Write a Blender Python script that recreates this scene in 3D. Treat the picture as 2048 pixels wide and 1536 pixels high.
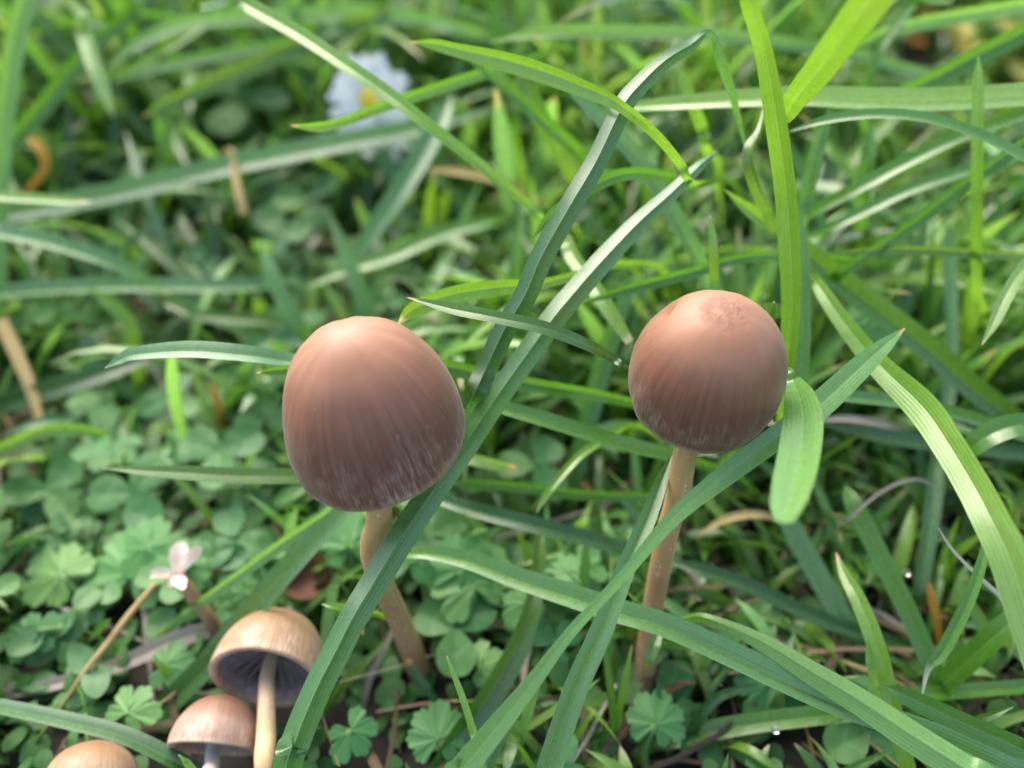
import bpy, bmesh, math, random
import numpy as np
from mathutils import Vector, Matrix, noise as mnoise

random.seed(7); np.random.seed(7)
scene = bpy.context.scene
for o in list(bpy.data.objects): bpy.data.objects.remove(o)
R = math.radians

# ------------------------------------------------------------------ camera
F = 1600.0                    # focal length in photo pixels (2048 x 1536)
PITCH = R(40.0)
CAM = Vector((0, 0, 0.113))   # a phone held 11 cm above the lawn
FWD = Vector((0, math.cos(PITCH), -math.sin(PITCH)))
UP = Vector((0, math.sin(PITCH), math.cos(PITCH)))
RT = Vector((1, 0, 0))
cam_data = bpy.data.cameras.new('camera')
cam = bpy.data.objects.new('camera', cam_data)
scene.collection.objects.link(cam)
cam.location = CAM
cam.rotation_euler = (math.pi/2 - PITCH, 0, 0)
cam_data.sensor_width = 36.0
cam_data.lens = 36.0*F/2048.0
cam_data.clip_start = 0.004
cam_data.clip_end = 300.0
cam_data.dof.use_dof = True
cam_data.dof.focus_distance = 0.0905
cam_data.dof.aperture_fstop = cam_data.lens/2.55     # a 2.55 mm pupil
scene.camera = cam
scene.render.resolution_x = 1024; scene.render.resolution_y = 768

# ------------------------------------------------------------------ light
SUN_EL, SUN_AZ = R(52), R(-28)        # azimuth from +Y towards +X: high, behind and to the left
world = bpy.data.worlds.new('World'); scene.world = world; world.use_nodes = True
wn = world.node_tree; wn.nodes.clear()
sky = wn.nodes.new('ShaderNodeTexSky'); sky.sky_type = 'NISHITA'; sky.sun_disc = False
sky.sun_elevation = SUN_EL; sky.sun_rotation = SUN_AZ
sky.air_density = 1.0; sky.dust_density = 4.0; sky.ozone_density = 1.0
bg = wn.nodes.new('ShaderNodeBackground'); bg.inputs['Strength'].default_value = 0.15
wo = wn.nodes.new('ShaderNodeOutputWorld')
wn.links.new(sky.outputs[0], bg.inputs[0]); wn.links.new(bg.outputs[0], wo.inputs[0])
sl = bpy.data.lights.new('sun', 'SUN'); sl.energy = 1.5; sl.angle = R(58); sl.color = (1.0, 0.95, 0.86)
sun = bpy.data.objects.new('sun', sl); scene.collection.objects.link(sun)
sd = Vector((math.sin(SUN_AZ)*math.cos(SUN_EL), math.cos(SUN_AZ)*math.cos(SUN_EL), math.sin(SUN_EL)))
sun.rotation_euler = sd.to_track_quat('Z', 'Y').to_euler()
vs = scene.view_settings
vs.view_transform = 'Standard'; vs.look = 'None'; vs.gamma = 1.0; vs.use_curve_mapping = False
vs.exposure = 1.6

# ------------------------------------------------------------------ helpers
def P(u, v, d):
    """photo pixel + depth in mm along the lens axis -> point"""
    return CAM + (FWD + RT*((u-1024)/F) - UP*((v-768)/F))*(d*0.001)
def proj(p):
    q = Vector(p) - CAM
    d = q.dot(FWD)
    if d < 1e-4: return None
    return 1024 + F*q.dot(RT)/d, 768 - F*q.dot(UP)/d, d*1000
def ground_z(x, y):
    return (mnoise.noise((x*22, y*22, 3.1))*0.0022 + mnoise.noise((x*75, y*75, 8.7))*0.0009) if (abs(x) < 1.2 and abs(y) < 1.6) else 0.0
def ground_at(u, v):
    r = FWD + RT*((u-1024)/F) - UP*((v-768)/F)
    if r.z > -0.05: r.z = -0.05
    p = CAM + r*(-CAM.z/r.z)
    p.z = ground_z(p.x, p.y)
    return p
def lift(u, v, d, zmin):
    while P(u, v, d).z < zmin and d > 60: d -= 0.5
    return d
COL = scene.collection
def link(o, parent=None):
    COL.objects.link(o)
    if parent is not None: o.parent = parent
    return o
def tag(o, label=None, cat=None, group=None, kind=None):
    if label: o['label'] = label
    if cat: o['category'] = cat
    if group: o['group'] = group
    if kind: o['kind'] = kind
    return o
def empty(name, loc):
    o = bpy.data.objects.new(name, None); o.empty_display_size = 0.004
    o.location = loc; link(o)
    bpy.context.view_layer.update()
    return o
def make_mesh(name, V, Fc, st=None, col=None, sharp=None, smooth=True, mats=None, fmat=None):
    me = bpy.data.meshes.new(name)
    me.from_pydata([tuple(v) for v in V], [], Fc)
    if st is not None:
        a = me.attributes.new('st', 'FLOAT_VECTOR', 'POINT'); a.data.foreach_set('vector', np.asarray(st, np.float32).ravel())
    if col is not None:
        a = me.attributes.new('Col', 'FLOAT_COLOR', 'POINT')
        c = np.ones((len(V), 4), np.float32); c[:, :3] = np.asarray(col); a.data.foreach_set('color', c.ravel())
    if smooth: me.polygons.foreach_set('use_smooth', [True]*len(me.polygons))
    if sharp:
        sh = set((min(a, b), max(a, b)) for a, b in sharp)
        arr = [((min(e.vertices), max(e.vertices)) in sh) for e in me.edges]
        at = me.attributes.get('sharp_edge') or me.attributes.new('sharp_edge', 'BOOLEAN', 'EDGE')
        at.data.foreach_set('value', arr)
    for m in (mats or []): me.materials.append(m)
    if fmat is not None: me.polygons.foreach_set('material_index', fmat)
    me.update()
    return me
def add_obj(name, me, parent=None, world_at=None):
    """mesh given in world space; shift it to its own base point"""
    o = bpy.data.objects.new(name, me)
    base = Vector(world_at) if world_at is not None else Vector((0, 0, 0))
    if parent is not None: base = Vector(parent.location)
    if base.length > 0: me.transform(Matrix.Translation(-base))
    if parent is None: o.location = base
    link(o, parent)
    return o
def catmull(pts, n):
    pts = [np.asarray(p, float) for p in pts]
    if len(pts) == 2: pts = [pts[0], (pts[0]+pts[1])/2, pts[1]]
    ext = [2*pts[0]-pts[1]] + pts + [2*pts[-1]-pts[-2]]
    out = []
    m = len(pts)-1
    for i in range(n+1):
        t = i/n*m; k = min(int(t), m-1); f = t-k
        p0, p1, p2, p3 = ext[k:k+4]
        out.append(0.5*((2*p1)+(-p0+p2)*f+(2*p0-5*p1+4*p2-p3)*f*f+(-p0+3*p1-3*p2+p3)*f**3))
    return out

# ------------------------------------------------------------------ materials
def new_mat(name):
    m = bpy.data.materials.new(name); m.use_nodes = True
    nt = m.node_tree; nt.nodes.clear()
    return m, nt, nt.nodes, nt.links
def nd(N, t, **kw):
    n = N.new(t)
    for k, v in kw.items():
        if k in n.inputs.keys(): n.inputs[k].default_value = v
        else: setattr(n, k, v)
    return n
def mathn(N, L, op, a, b=None, c=None):
    n = N.new('ShaderNodeMath'); n.operation = op
    for i, x in enumerate((a, b, c)):
        if x is None: continue
        if isinstance(x, (int, float)): n.inputs[i].default_value = x
        else: L.new(x, n.inputs[i])
    return n.outputs[0]
def mixc(N, L, fac, a, b, mode='MIX'):
    n = N.new('ShaderNodeMix'); n.data_type = 'RGBA'; n.blend_type = mode
    for s, x in ((n.inputs['Factor'], fac), (n.inputs['A'], a), (n.inputs['B'], b)):
        if isinstance(x, (int, float)): s.default_value = x
        elif isinstance(x, tuple): s.default_value = (x[0], x[1], x[2], 1)
        else: L.new(x, s)
    return n.outputs['Result']
def ramp(N, L, fac, stops, interp='LINEAR'):
    n = N.new('ShaderNodeValToRGB'); n.color_ramp.interpolation = interp
    el = n.color_ramp.elements
    while len(el) < len(stops): el.new(0.5)
    for e, (p, c) in zip(el, stops):
        e.position = p; e.color = (c[0], c[1], c[2], 1) if isinstance(c, tuple) else (c, c, c, 1)
    L.new(fac, n.inputs[0]); return n.outputs[0]

def blade_material(name, trans=0.42, rough=0.27, lines=9, bump=0.08, spec=1.0):
    m, nt, N, L = new_mat(name)
    col = nd(N, 'ShaderNodeAttribute', attribute_name='Col').outputs['Color']
    st = nd(N, 'ShaderNodeAttribute', attribute_name='st')
    sep = N.new('ShaderNodeSeparateXYZ'); L.new(st.outputs['Vector'], sep.inputs[0])
    s, t, sd_ = sep.outputs
    stripe = mathn(N, L, 'SINE', mathn(N, L, 'MULTIPLY', s, lines*math.pi))
    # long streaks that follow the veins
    comb = N.new('ShaderNodeCombineXYZ')
    L.new(mathn(N, L, 'MULTIPLY', s, 5.0), comb.inputs[0]); L.new(mathn(N, L, 'MULTIPLY', t, 4.0), comb.inputs[1]); L.new(sd_, comb.inputs[2])
    no = nd(N, 'ShaderNodeTexNoise', Scale=1.6, Detail=4.0, Roughness=0.6); L.new(comb.outputs[0], no.inputs['Vector'])
    geo = N.new('ShaderNodeNewGeometry')
    sp = nd(N, 'ShaderNodeTexNoise', Scale=900.0, Detail=3.0); L.new(geo.outputs['Position'], sp.inputs['Vector'])
    streak = mathn(N, L, 'MULTIPLY_ADD', no.outputs['Fac'], 0.7, 0.66)
    val = mathn(N, L, 'MULTIPLY_ADD', stripe, 0.08, streak)
    val = mathn(N, L, 'MULTIPLY', val, mathn(N, L, 'MULTIPLY_ADD', sp.outputs['Fac'], 0.2, 0.9))
    # pale midrib
    rib = mathn(N, L, 'LESS_THAN', mathn(N, L, 'ABSOLUTE', s), 0.07)
    hs = N.new('ShaderNodeHueSaturation'); L.new(col, hs.inputs['Color']); L.new(val, hs.inputs['Value'])
    L.new(mathn(N, L, 'MULTIPLY_ADD', no.outputs['Fac'], 0.05, 0.475), hs.inputs['Hue'])
    base = mixc(N, L, mathn(N, L, 'MULTIPLY', rib, 0.22), hs.outputs[0], (0.34, 0.46, 0.2))
    bmp = N.new('ShaderNodeBump'); bmp.inputs['Strength'].default_value = bump; bmp.inputs['Distance'].default_value = 0.00012
    h = mathn(N, L, 'ADD', stripe, mathn(N, L, 'MULTIPLY', sp.outputs['Fac'], 0.15)); L.new(h, bmp.inputs['Height'])
    pb = nd(N, 'ShaderNodeBsdfPrincipled'); pb.inputs['Roughness'].default_value = rough
    pb.inputs['Specular IOR Level'].default_value = spec
    L.new(base, pb.inputs['Base Color']); L.new(bmp.outputs[0], pb.inputs['Normal'])
    L.new(mathn(N, L, 'MULTIPLY_ADD', sp.outputs['Fac'], 0.25, rough-0.12), pb.inputs['Roughness'])
    tr = N.new('ShaderNodeBsdfTranslucent')
    tc = mixc(N, L, 1.0, base, (1.36, 1.3, 0.78), 'MULTIPLY'); L.new(tc, tr.inputs['Color'])
    mx = N.new('ShaderNodeMixShader'); mx.inputs[0].default_value = trans
    L.new(pb.outputs[0], mx.inputs[1]); L.new(tr.outputs[0], mx.inputs[2])
    out = N.new('ShaderNodeOutputMaterial'); L.new(mx.outputs[0], out.inputs[0])
    return m
M_BLADE = blade_material('grass_blade_leaf')
M_FILL = blade_material('lawn_grass_leaf', trans=0.45, rough=0.30, lines=5, bump=0.05, spec=0.9)
M_DRY = blade_material('dry_straw', trans=0.2, rough=0.7, lines=5, bump=0.5, spec=0.2)

def leaf_material(name, c1, c2, mark=None, trans=0.35, veins=9.0):
    m, nt, N, L = new_mat(name)
    st = nd(N, 'ShaderNodeAttribute', attribute_name='st')
    sep = N.new('ShaderNodeSeparateXYZ'); L.new(st.outputs['Vector'], sep.inputs[0])
    s, t, sd_ = sep.outputs
    geo = N.new('ShaderNodeNewGeometry')
    no = nd(N, 'ShaderNodeTexNoise', Scale=220.0, Detail=5.0); L.new(geo.outputs['Position'], no.inputs['Vector'])
    oi = N.new('ShaderNodeObjectInfo')
    base = mixc(N, L, no.outputs['Fac'], c1, c2)
    vein = mathn(N, L, 'ABSOLUTE', mathn(N, L, 'SINE', mathn(N, L, 'MULTIPLY', mathn(N, L, 'SUBTRACT', mathn(N, L, 'MULTIPLY', t, 1.0), mathn(N, L, 'MULTIPLY', mathn(N, L, 'ABSOLUTE', s), 0.55)), veins*math.pi)))
    vmask = mathn(N, L, 'LESS_THAN', vein, 0.14)
    base = mixc(N, L, mathn(N, L, 'MULTIPLY', vmask, 0.10), base, (0.2, 0.34, 0.14))
    if mark:
        d = mathn(N, L, 'ABSOLUTE', mathn(N, L, 'SUBTRACT', mathn(N, L, 'ADD', t, mathn(N, L, 'MULTIPLY', mathn(N, L, 'ABSOLUTE', s), 0.35)), 0.55))
        mk = mathn(N, L, 'MULTIPLY', mathn(N, L, 'LESS_THAN', d, 0.06), 0.2)
        base = mixc(N, L, mk, base, mark)
    hs = N.new('ShaderNodeHueSaturation'); L.new(base, hs.inputs['Color'])
    L.new(mathn(N, L, 'MULTIPLY_ADD', oi.outputs['Random'], 0.5, 0.78), hs.inputs['Value'])
    L.new(mathn(N, L, 'MULTIPLY_ADD', oi.outputs['Random'], -0.05, 0.52), hs.inputs['Hue'])
    bmp = N.new('ShaderNodeBump'); bmp.inputs['Strength'].default_value = 0.4; bmp.inputs['Distance'].default_value = 0.0002
    L.new(mathn(N, L, 'MULTIPLY_ADD', vein, 0.25, no.outputs['Fac']), bmp.inputs['Height'])
    pb = nd(N, 'ShaderNodeBsdfPrincipled'); pb.inputs['Roughness'].default_value = 0.48; pb.inputs['Specular IOR Level'].default_value = 0.4
    L.new(hs.outputs[0], pb.inputs['Base Color']); L.new(bmp.outputs[0], pb.inputs['Normal'])
    tr = N.new('ShaderNodeBsdfTranslucent'); L.new(mixc(N, L, 1.0, hs.outputs[0], (1.4, 1.3, 0.6), 'MULTIPLY'), tr.inputs['Color'])
    mx = N.new('ShaderNodeMixShader'); mx.inputs[0].default_value = trans
    L.new(pb.outputs[0], mx.inputs[1]); L.new(tr.outputs[0], mx.inputs[2])
    out = N.new('ShaderNodeOutputMaterial'); L.new(mx.outputs[0], out.inputs[0])
    return m
M_CLOVER = leaf_material('clover_leaf', (0.05, 0.17, 0.045), (0.085, 0.24, 0.065), mark=(0.16, 0.32, 0.16))
M_LOBED = leaf_material('buttercup_leaf', (0.085, 0.25, 0.068), (0.13, 0.32, 0.10), veins=6)
M_CREEP = leaf_material('small_oval_leaf', (0.08, 0.2, 0.08), (0.12, 0.26, 0.1), veins=7)

M_COVER = leaf_material('ground_cover_leaf', (0.028, 0.10, 0.022), (0.085, 0.24, 0.055), veins=5)

def simple_mat(name, c1, c2, scale=300.0, rough=0.6, trans=0.0, sss=0.0, bump=0.3, stretch=None):
    m, nt, N, L = new_mat(name)
    geo = N.new('ShaderNodeNewGeometry')
    vec = geo.outputs['Position']
    if stretch:
        mp = N.new('ShaderNodeMapping'); mp.inputs['Scale'].default_value = stretch; L.new(vec, mp.inputs[0]); vec = mp.outputs[0]
    no = nd(N, 'ShaderNodeTexNoise', Scale=scale, Detail=6.0, Roughness=0.65); L.new(vec, no.inputs['Vector'])
    base = ramp(N, L, no.outputs['Fac'], [(0.3, c1), (0.7, c2)])
    bmp = N.new('ShaderNodeBump'); bmp.inputs['Strength'].default_value = bump; bmp.inputs['Distance'].default_value = 0.0003
    L.new(no.outputs['Fac'], bmp.inputs['Height'])
    pb = nd(N, 'ShaderNodeBsdfPrincipled'); pb.inputs['Roughness'].default_value = rough
    L.new(base, pb.inputs['Base Color']); L.new(bmp.outputs[0], pb.inputs['Normal'])
    if sss:
        pb.inputs['Subsurface Weight'].default_value = sss; pb.inputs['Subsurface Scale'].default_value = 0.002
    o = pb.outputs[0]
    if trans:
        tr = N.new('ShaderNodeBsdfTranslucent'); L.new(base, tr.inputs['Color'])
        mx = N.new('ShaderNodeMixShader'); mx.inputs[0].default_value = trans
        L.new(o, mx.inputs[1]); L.new(tr.outputs[0], mx.inputs[2]); o = mx.outputs[0]
    out = N.new('ShaderNodeOutputMaterial'); L.new(o, out.inputs[0])
    return m
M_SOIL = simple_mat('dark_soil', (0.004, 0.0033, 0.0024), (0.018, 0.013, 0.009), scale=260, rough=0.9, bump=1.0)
M_PETAL = simple_mat('daisy_petal', (0.78, 0.8, 0.84), (0.9, 0.9, 0.92), scale=200, rough=0.55, trans=0.3, bump=0.1)
M_DISC = simple_mat('daisy_disc', (0.75, 0.5, 0.02), (0.9, 0.72, 0.05), scale=1500, rough=0.7, bump=0.8)
M_GREENSTEM = simple_mat('green_stem', (0.07, 0.16, 0.04), (0.12, 0.24, 0.06), scale=300, rough=0.5)
M_DEADLEAF = simple_mat('dead_brown_leaf', (0.09, 0.035, 0.02), (0.2, 0.075, 0.035), scale=200, rough=0.6, trans=0.15)
M_SUNLITYELLOW = simple_mat('yellow_fallen_leaf', (0.8, 0.66, 0.1), (0.92, 0.85, 0.3), scale=150, rough=0.5, trans=0.5)  # bright yellow base colour stands in for sunlight on distant leaves
M_SUNLITORANGE = simple_mat('orange_fallen_leaf', (0.7, 0.28, 0.05), (0.85, 0.45, 0.12), scale=150, rough=0.5, trans=0.4)  # the orange glow of sunlit leaves, put into the base colour
M_TANSTALK = simple_mat('tan_stalk', (0.3, 0.17, 0.08), (0.5, 0.32, 0.17), scale=500, rough=0.7)
M_WITHERED = simple_mat('withered_petal', (0.62, 0.42, 0.28), (0.85, 0.8, 0.74), scale=260, rough=0.7, trans=0.2)
def drop_mat():
    m, nt, N, L = new_mat('water_drop')
    pb = nd(N, 'ShaderNodeBsdfPrincipled'); pb.inputs['Transmission Weight'].default_value = 1.0
    pb.inputs['Roughness'].default_value = 0.02; pb.inputs['IOR'].default_value = 1.33
    out = N.new('ShaderNodeOutputMaterial'); L.new(pb.outputs[0], out.inputs[0]); return m
M_DROP = drop_mat()

def cap_material(name, apex, mid, belt, margin, fib=0.5, torn=False):
    m, nt, N, L = new_mat(name)
    st = nd(N, 'ShaderNodeAttribute', attribute_name='st')
    sep = N.new('ShaderNodeSeparateXYZ'); L.new(st.outputs['Vector'], sep.inputs[0])
    cx, cy, t = sep.outputs            # cos, sin of the angle round the cap; t runs from the apex to the margin
    geo = N.new('ShaderNodeNewGeometry')
    big = nd(N, 'ShaderNodeTexNoise', Scale=110.0, Detail=3.0); L.new(geo.outputs['Position'], big.inputs['Vector'])
    tt = mathn(N, L, 'ADD', t, mathn(N, L, 'MULTIPLY_ADD', big.outputs['Fac'], 0.22, -0.11))
    base = ramp(N, L, tt, [(0.0, apex), (0.28, apex), (0.52, mid), (0.74, belt), (0.93, belt), (1.0, margin)], 'EASE')
    # radial fibres and striae
    def radial(k, z, sc, det):
        c = N.new('ShaderNodeCombineXYZ')
        L.new(mathn(N, L, 'MULTIPLY', cx, k), c.inputs[0]); L.new(mathn(N, L, 'MULTIPLY', cy, k), c.inputs[1]); L.new(mathn(N, L, 'MULTIPLY', t, z), c.inputs[2])
        n = nd(N, 'ShaderNodeTexNoise', Scale=sc, Detail=det, Roughness=0.6); L.new(c.outputs[0], n.inputs['Vector']); return n.outputs['Fac']
    stri = radial(16.0, 1.6, 1.0, 3.0)
    fine = radial(46.0, 9.0, 1.0, 4.0)
    lowmask = ramp(N, L, t, [(0.3, 0.0), (0.62, 1.0)])
    v = mathn(N, L, 'MULTIPLY_ADD', mathn(N, L, 'MULTIPLY', mathn(N, L, 'SUBTRACT', stri, 0.5), lowmask), 0.95, 1.0)
    v = mathn(N, L, 'MULTIPLY', v, mathn(N, L, 'MULTIPLY_ADD', mathn(N, L, 'MULTIPLY', mathn(N, L, 'SUBTRACT', fine, 0.5), lowmask), 0.35, 1.0))
    hs = N.new('ShaderNodeHueSaturation'); L.new(base, hs.inputs['Color']); L.new(v, hs.inputs['Value'])
    # pale fibrils left near the margin, and a few pale specks
    fm = mathn(N, L, 'MULTIPLY', ramp(N, L, fine, [(0.44, 0.0), (0.62, 1.0)]), ramp(N, L, tt, [(0.62, 0.0), (0.95, 1.0)]))
    blot = nd(N, 'ShaderNodeTexNoise', Scale=420.0, Detail=3.0); L.new(geo.outputs['Position'], blot.inputs['Vector'])
    fm = mathn(N, L, 'MULTIPLY', fm, ramp(N, L, blot.outputs['Fac'], [(0.42, 0.15), (0.62, 1.0)]))
    vor = nd(N, 'ShaderNodeTexVoronoi', Scale=620.0); L.new(geo.outputs['Position'], vor.inputs['Vector'])
    spk = mathn(N, L, 'MULTIPLY', mathn(N, L, 'LESS_THAN', vor.outputs['Distance'], 0.16), ramp(N, L, blot.outputs['Fac'], [(0.56, 0.0), (0.62, 1.0)]))
    spk = mathn(N, L, 'MULTIPLY', spk, ramp(N, L, t, [(0.35, 0.0), (0.5, 0.6)]))
    fm = mathn(N, L, 'MAXIMUM', mathn(N, L, 'MULTIPLY', fm, fib), mathn(N, L, 'MULTIPLY', spk, 0.45))
    base = mixc(N, L, fm, hs.outputs[0], (0.66, 0.52, 0.43))
    tn = nd(N, 'ShaderNodeTexNoise', Scale=1300.0, Detail=5.0, Roughness=0.7); L.new(geo.outputs['Position'], tn.inputs['Vector'])
    tmask = mathn(N, L, 'MULTIPLY', ramp(N, L, mathn(N, L, 'MULTIPLY_ADD', tn.outputs['Fac'], 0.12, t), [(0.17, 1.0), (0.24, 0.0)]), ramp(N, L, tn.outputs['Fac'], [(0.46, 0.0), (0.54, 1.0)])) if torn else None
    if torn: base = mixc(N, L, mathn(N, L, 'MULTIPLY', tmask, 0.7), base, (0.22, 0.10, 0.055))
    bmp = N.new('ShaderNodeBump'); bmp.inputs['Strength'].default_value = 0.35; bmp.inputs['Distance'].default_value = 0.0002
    h = mathn(N, L, 'ADD', mathn(N, L, 'MULTIPLY', stri, lowmask), mathn(N, L, 'MULTIPLY', mathn(N, L, 'MULTIPLY', fine, lowmask), 0.5))
    if torn: h = mathn(N, L, 'MULTIPLY_ADD', tmask, -2.5, h)
    L.new(h, bmp.inputs['Height'])
    pb = nd(N, 'ShaderNodeBsdfPrincipled'); L.new(base, pb.inputs['Base Color']); L.new(bmp.outputs[0], pb.inputs['Normal'])
    pb.inputs['Roughness'].default_value = 0.46; pb.inputs['Specular IOR Level'].default_value = 0.38
    pb.inputs['Subsurface Weight'].default_value = 0.3; pb.inputs['Subsurface Scale'].default_value = 0.0022
    pb.inputs['Subsurface Radius'].default_value = (1.0, 0.45, 0.28)
    pb.inputs['Sheen Weight'].default_value = 0.12; pb.inputs['Sheen Roughness'].default_value = 0.4
    out = N.new('ShaderNodeOutputMaterial'); L.new(pb.outputs[0], out.inputs[0])
    return m
M_CAP = cap_material('brown_mushroom_cap', (0.33, 0.155, 0.083), (0.235, 0.1, 0.055), (0.185, 0.08, 0.045), (0.38, 0.225, 0.15), 0.5)
M_CAPT = cap_material('torn_brown_mushroom_cap', (0.33, 0.155, 0.083), (0.235, 0.1, 0.055), (0.185, 0.08, 0.045), (0.38, 0.225, 0.15), 0.5, torn=True)
M_CAP2 = cap_material('tan_mushroom_cap', (0.23, 0.12, 0.055), (0.28, 0.16, 0.08), (0.32, 0.2, 0.11), (0.42, 0.28, 0.16), 0.8)
M_CAP3 = cap_material('pinkish_brown_mushroom_cap', (0.18, 0.085, 0.045), (0.24, 0.13, 0.08), (0.34, 0.22, 0.16), (0.42, 0.28, 0.17), 1.0)
M_GILL = simple_mat('purple_brown_gills', (0.30, 0.22, 0.20), (0.5, 0.4, 0.37), scale=700, rough=0.8)

def stem_material(name, c_top, c_low):
    m, nt, N, L = new_mat(name)
    st = nd(N, 'ShaderNodeAttribute', attribute_name='st')
    sep = N.new('ShaderNodeSeparateXYZ'); L.new(st.outputs['Vector'], sep.inputs[0])
    cx, cy, t = sep.outputs
    c = N.new('ShaderNodeCombineXYZ')
    L.new(mathn(N, L, 'MULTIPLY', cx, 4.5), c.inputs[0]); L.new(mathn(N, L, 'MULTIPLY', cy, 4.5), c.inputs[1]); L.new(mathn(N, L, 'MULTIPLY', t, 6.0), c.inputs[2])
    n = nd(N, 'ShaderNodeTexNoise', Scale=1.0, Detail=5.0, Roughness=0.65); L.new(c.outputs[0], n.inputs['Vector'])
    base = ramp(N, L, t, [(0.0, c_low), (0.35, c_low), (0.7, c_top), (1.0, c_top)])
    base = mixc(N, L, ramp(N, L, n.outputs['Fac'], [(0.52, 0.0), (0.75, 0.6)]), base, (0.7, 0.58, 0.42))
    geo = N.new('ShaderNodeNewGeometry')
    pr = nd(N, 'ShaderNodeTexVoronoi', Scale=1500.0); L.new(geo.outputs['Position'], pr.inputs['Vector'])
    bl = nd(N, 'ShaderNodeTexNoise', Scale=500.0); L.new(geo.outputs['Position'], bl.inputs['Vector'])
    sp = mathn(N, L, 'MULTIPLY', mathn(N, L, 'LESS_THAN', pr.outputs['Distance'], 0.26), ramp(N, L, bl.outputs['Fac'], [(0.5, 0.0), (0.6, 0.7)]))
    base = mixc(N, L, sp, base, (0.78, 0.68, 0.55))
    bmp = N.new('ShaderNodeBump'); bmp.inputs['Strength'].default_value = 0.4; bmp.inputs['Distance'].default_value = 0.00015
    L.new(n.outputs['Fac'], bmp.inputs['Height'])
    pb = nd(N, 'ShaderNodeBsdfPrincipled'); L.new(base, pb.inputs['Base Color']); L.new(bmp.outputs[0], pb.inputs['Normal'])
    pb.inputs['Roughness'].default_value = 0.5
    pb.inputs['Subsurface Weight'].default_value = 0.35; pb.inputs['Subsurface Scale'].default_value = 0.0015
    out = N.new('ShaderNodeOutputMaterial'); L.new(pb.outputs[0], out.inputs[0])
    return m
M_STEM = stem_material('amber_mushroom_stem', (0.56, 0.345, 0.13), (0.47, 0.26, 0.12))
M_STEM2 = stem_material('pale_tan_mushroom_stem', (0.5, 0.36, 0.23), (0.62, 0.42, 0.2))
M_STEM3 = stem_material('greyish_white_mushroom_stem', (0.6, 0.54, 0.52), (0.62, 0.54, 0.48))

# ------------------------------------------------------------------ the ground
def build_ground():
    def axis(a, b, fine0, fine1, step):
        xs = list(np.arange(fine0, fine1+1e-6, step))
        k, s = fine1, step
        while k < b: s *= 1.5; k += s; xs.append(k)
        k, s = fine0, step
        while k > a: s *= 1.5; k -= s; xs.insert(0, k)
        return xs
    xs = axis(-60, 60, -0.34, 0.34, 0.006); ys = axis(-60, 120, -0.02, 0.6, 0.006)
    V = [(x, y, ground_z(x, y) + (random.uniform(-.0006, .0006) if abs(x) < .34 and -.02 < y < .6 else 0)) for y in ys for x in xs]
    nx = len(xs)
    Fc = [(j*nx+i, j*nx+i+1, (j+1)*nx+i+1, (j+1)*nx+i) for j in range(len(ys)-1) for i in range(nx-1)]
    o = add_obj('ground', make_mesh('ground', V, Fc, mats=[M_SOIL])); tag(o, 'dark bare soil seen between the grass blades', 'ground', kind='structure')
build_ground()

# ------------------------------------------------------------------ grass blades
PAL = dict(
    lime=(0.165, 0.335, 0.032), green=(0.080, 0.215, 0.022), dark=(0.034, 0.112, 0.022),
    glauc=(0.090, 0.228, 0.052), blue=(0.112, 0.25, 0.092), pale=(0.23, 0.39, 0.09),
    mint=(0.165, 0.35, 0.085), olive=(0.105, 0.21, 0.030), straw=(0.5, 0.37, 0.17), orange=(0.55, 0.28, 0.05),
    grey=(0.36, 0.31, 0.27), silver=(0.62, 0.6, 0.58), tip=(0.6, 0.40, 0.2), white=(0.62, 0.54, 0.36))
def blade_geo(pts, wid, col_fn, roll, fold, n, cross, face_cam=True, side=None, seed=0.0, curl=0.25, twist=0.0):
    """a keeled grass blade along pts (world); wid: list of widths (m) spread evenly along pts"""
    c = catmull(pts, n)
    wl = catmull([(w, 0, 0) for w in wid], n) if len(wid) > 2 else [(wid[0]+(wid[-1]-wid[0])*i/n, 0, 0) for i in range(n+1)]
    ss = np.linspace(-1, 1, cross)
    V, st, col = [], [], []
    prev = None
    for i in range(n+1):
        p = Vector(c[i]); a = Vector(c[max(i-1, 0)]); b = Vector(c[min(i+1, n)])
        T = (b-a).normalized()
        t = i/n
        if face_cam:
            nv = (CAM - p); nv = (nv - T*nv.dot(T))
            if nv.length < 1e-6: nv = Vector((0, 0, 1))
            nv.normalize()
        else:
            s0 = Vector(side); s0 = (s0 - T*s0.dot(T)).normalized()
            nv = s0.cross(T)
            if nv.length < 1e-6: nv = Vector((0, 0, 1))
            nv.normalize()
        ang = roll + twist*(t-0.5)
        W = T.cross(nv).normalized()
        W2 = W*math.cos(ang) + nv*math.sin(ang)
        N2 = nv*math.cos(ang) - W*math.sin(ang)
        if prev is not None and W2.dot(prev) < 0 and not face_cam:
            W2 = -W2; N2 = -N2
        prev = W2.copy()
        hw = max(wl[i][0], 0.00004)*0.5
        cc = col_fn(t)
        for s in ss:
            dz = fold*(abs(s)) - curl*fold*s*s
            q = p + W2*(hw*s) + N2*(hw*dz)
            V.append(q); st.append((s, t, seed)); col.append(cc)
    Fc, sharp = [], []
    m = cross//2
    for i in range(n):
        for k in range(cross-1):
            a = i*cross+k
            Fc.append((a, a+1, a+1+cross, a+cross))
        sharp.append((i*cross+m, (i+1)*cross+m))
    return V, Fc, st, col, sharp
def lerp3(a, b, f): return tuple(x+(y-x)*f for x, y in zip(a, b))
OCC = {}
def occ_mark(u, v, d, r):
    k = 14
    for i in range(int((u-r)//k), int((u+r)//k)+1):
        for j in range(int((v-r)//k), int((v+r)//k)+1):
            if d < OCC.get((i, j), 1e9): OCC[(i, j)] = d
HERO = []
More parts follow.
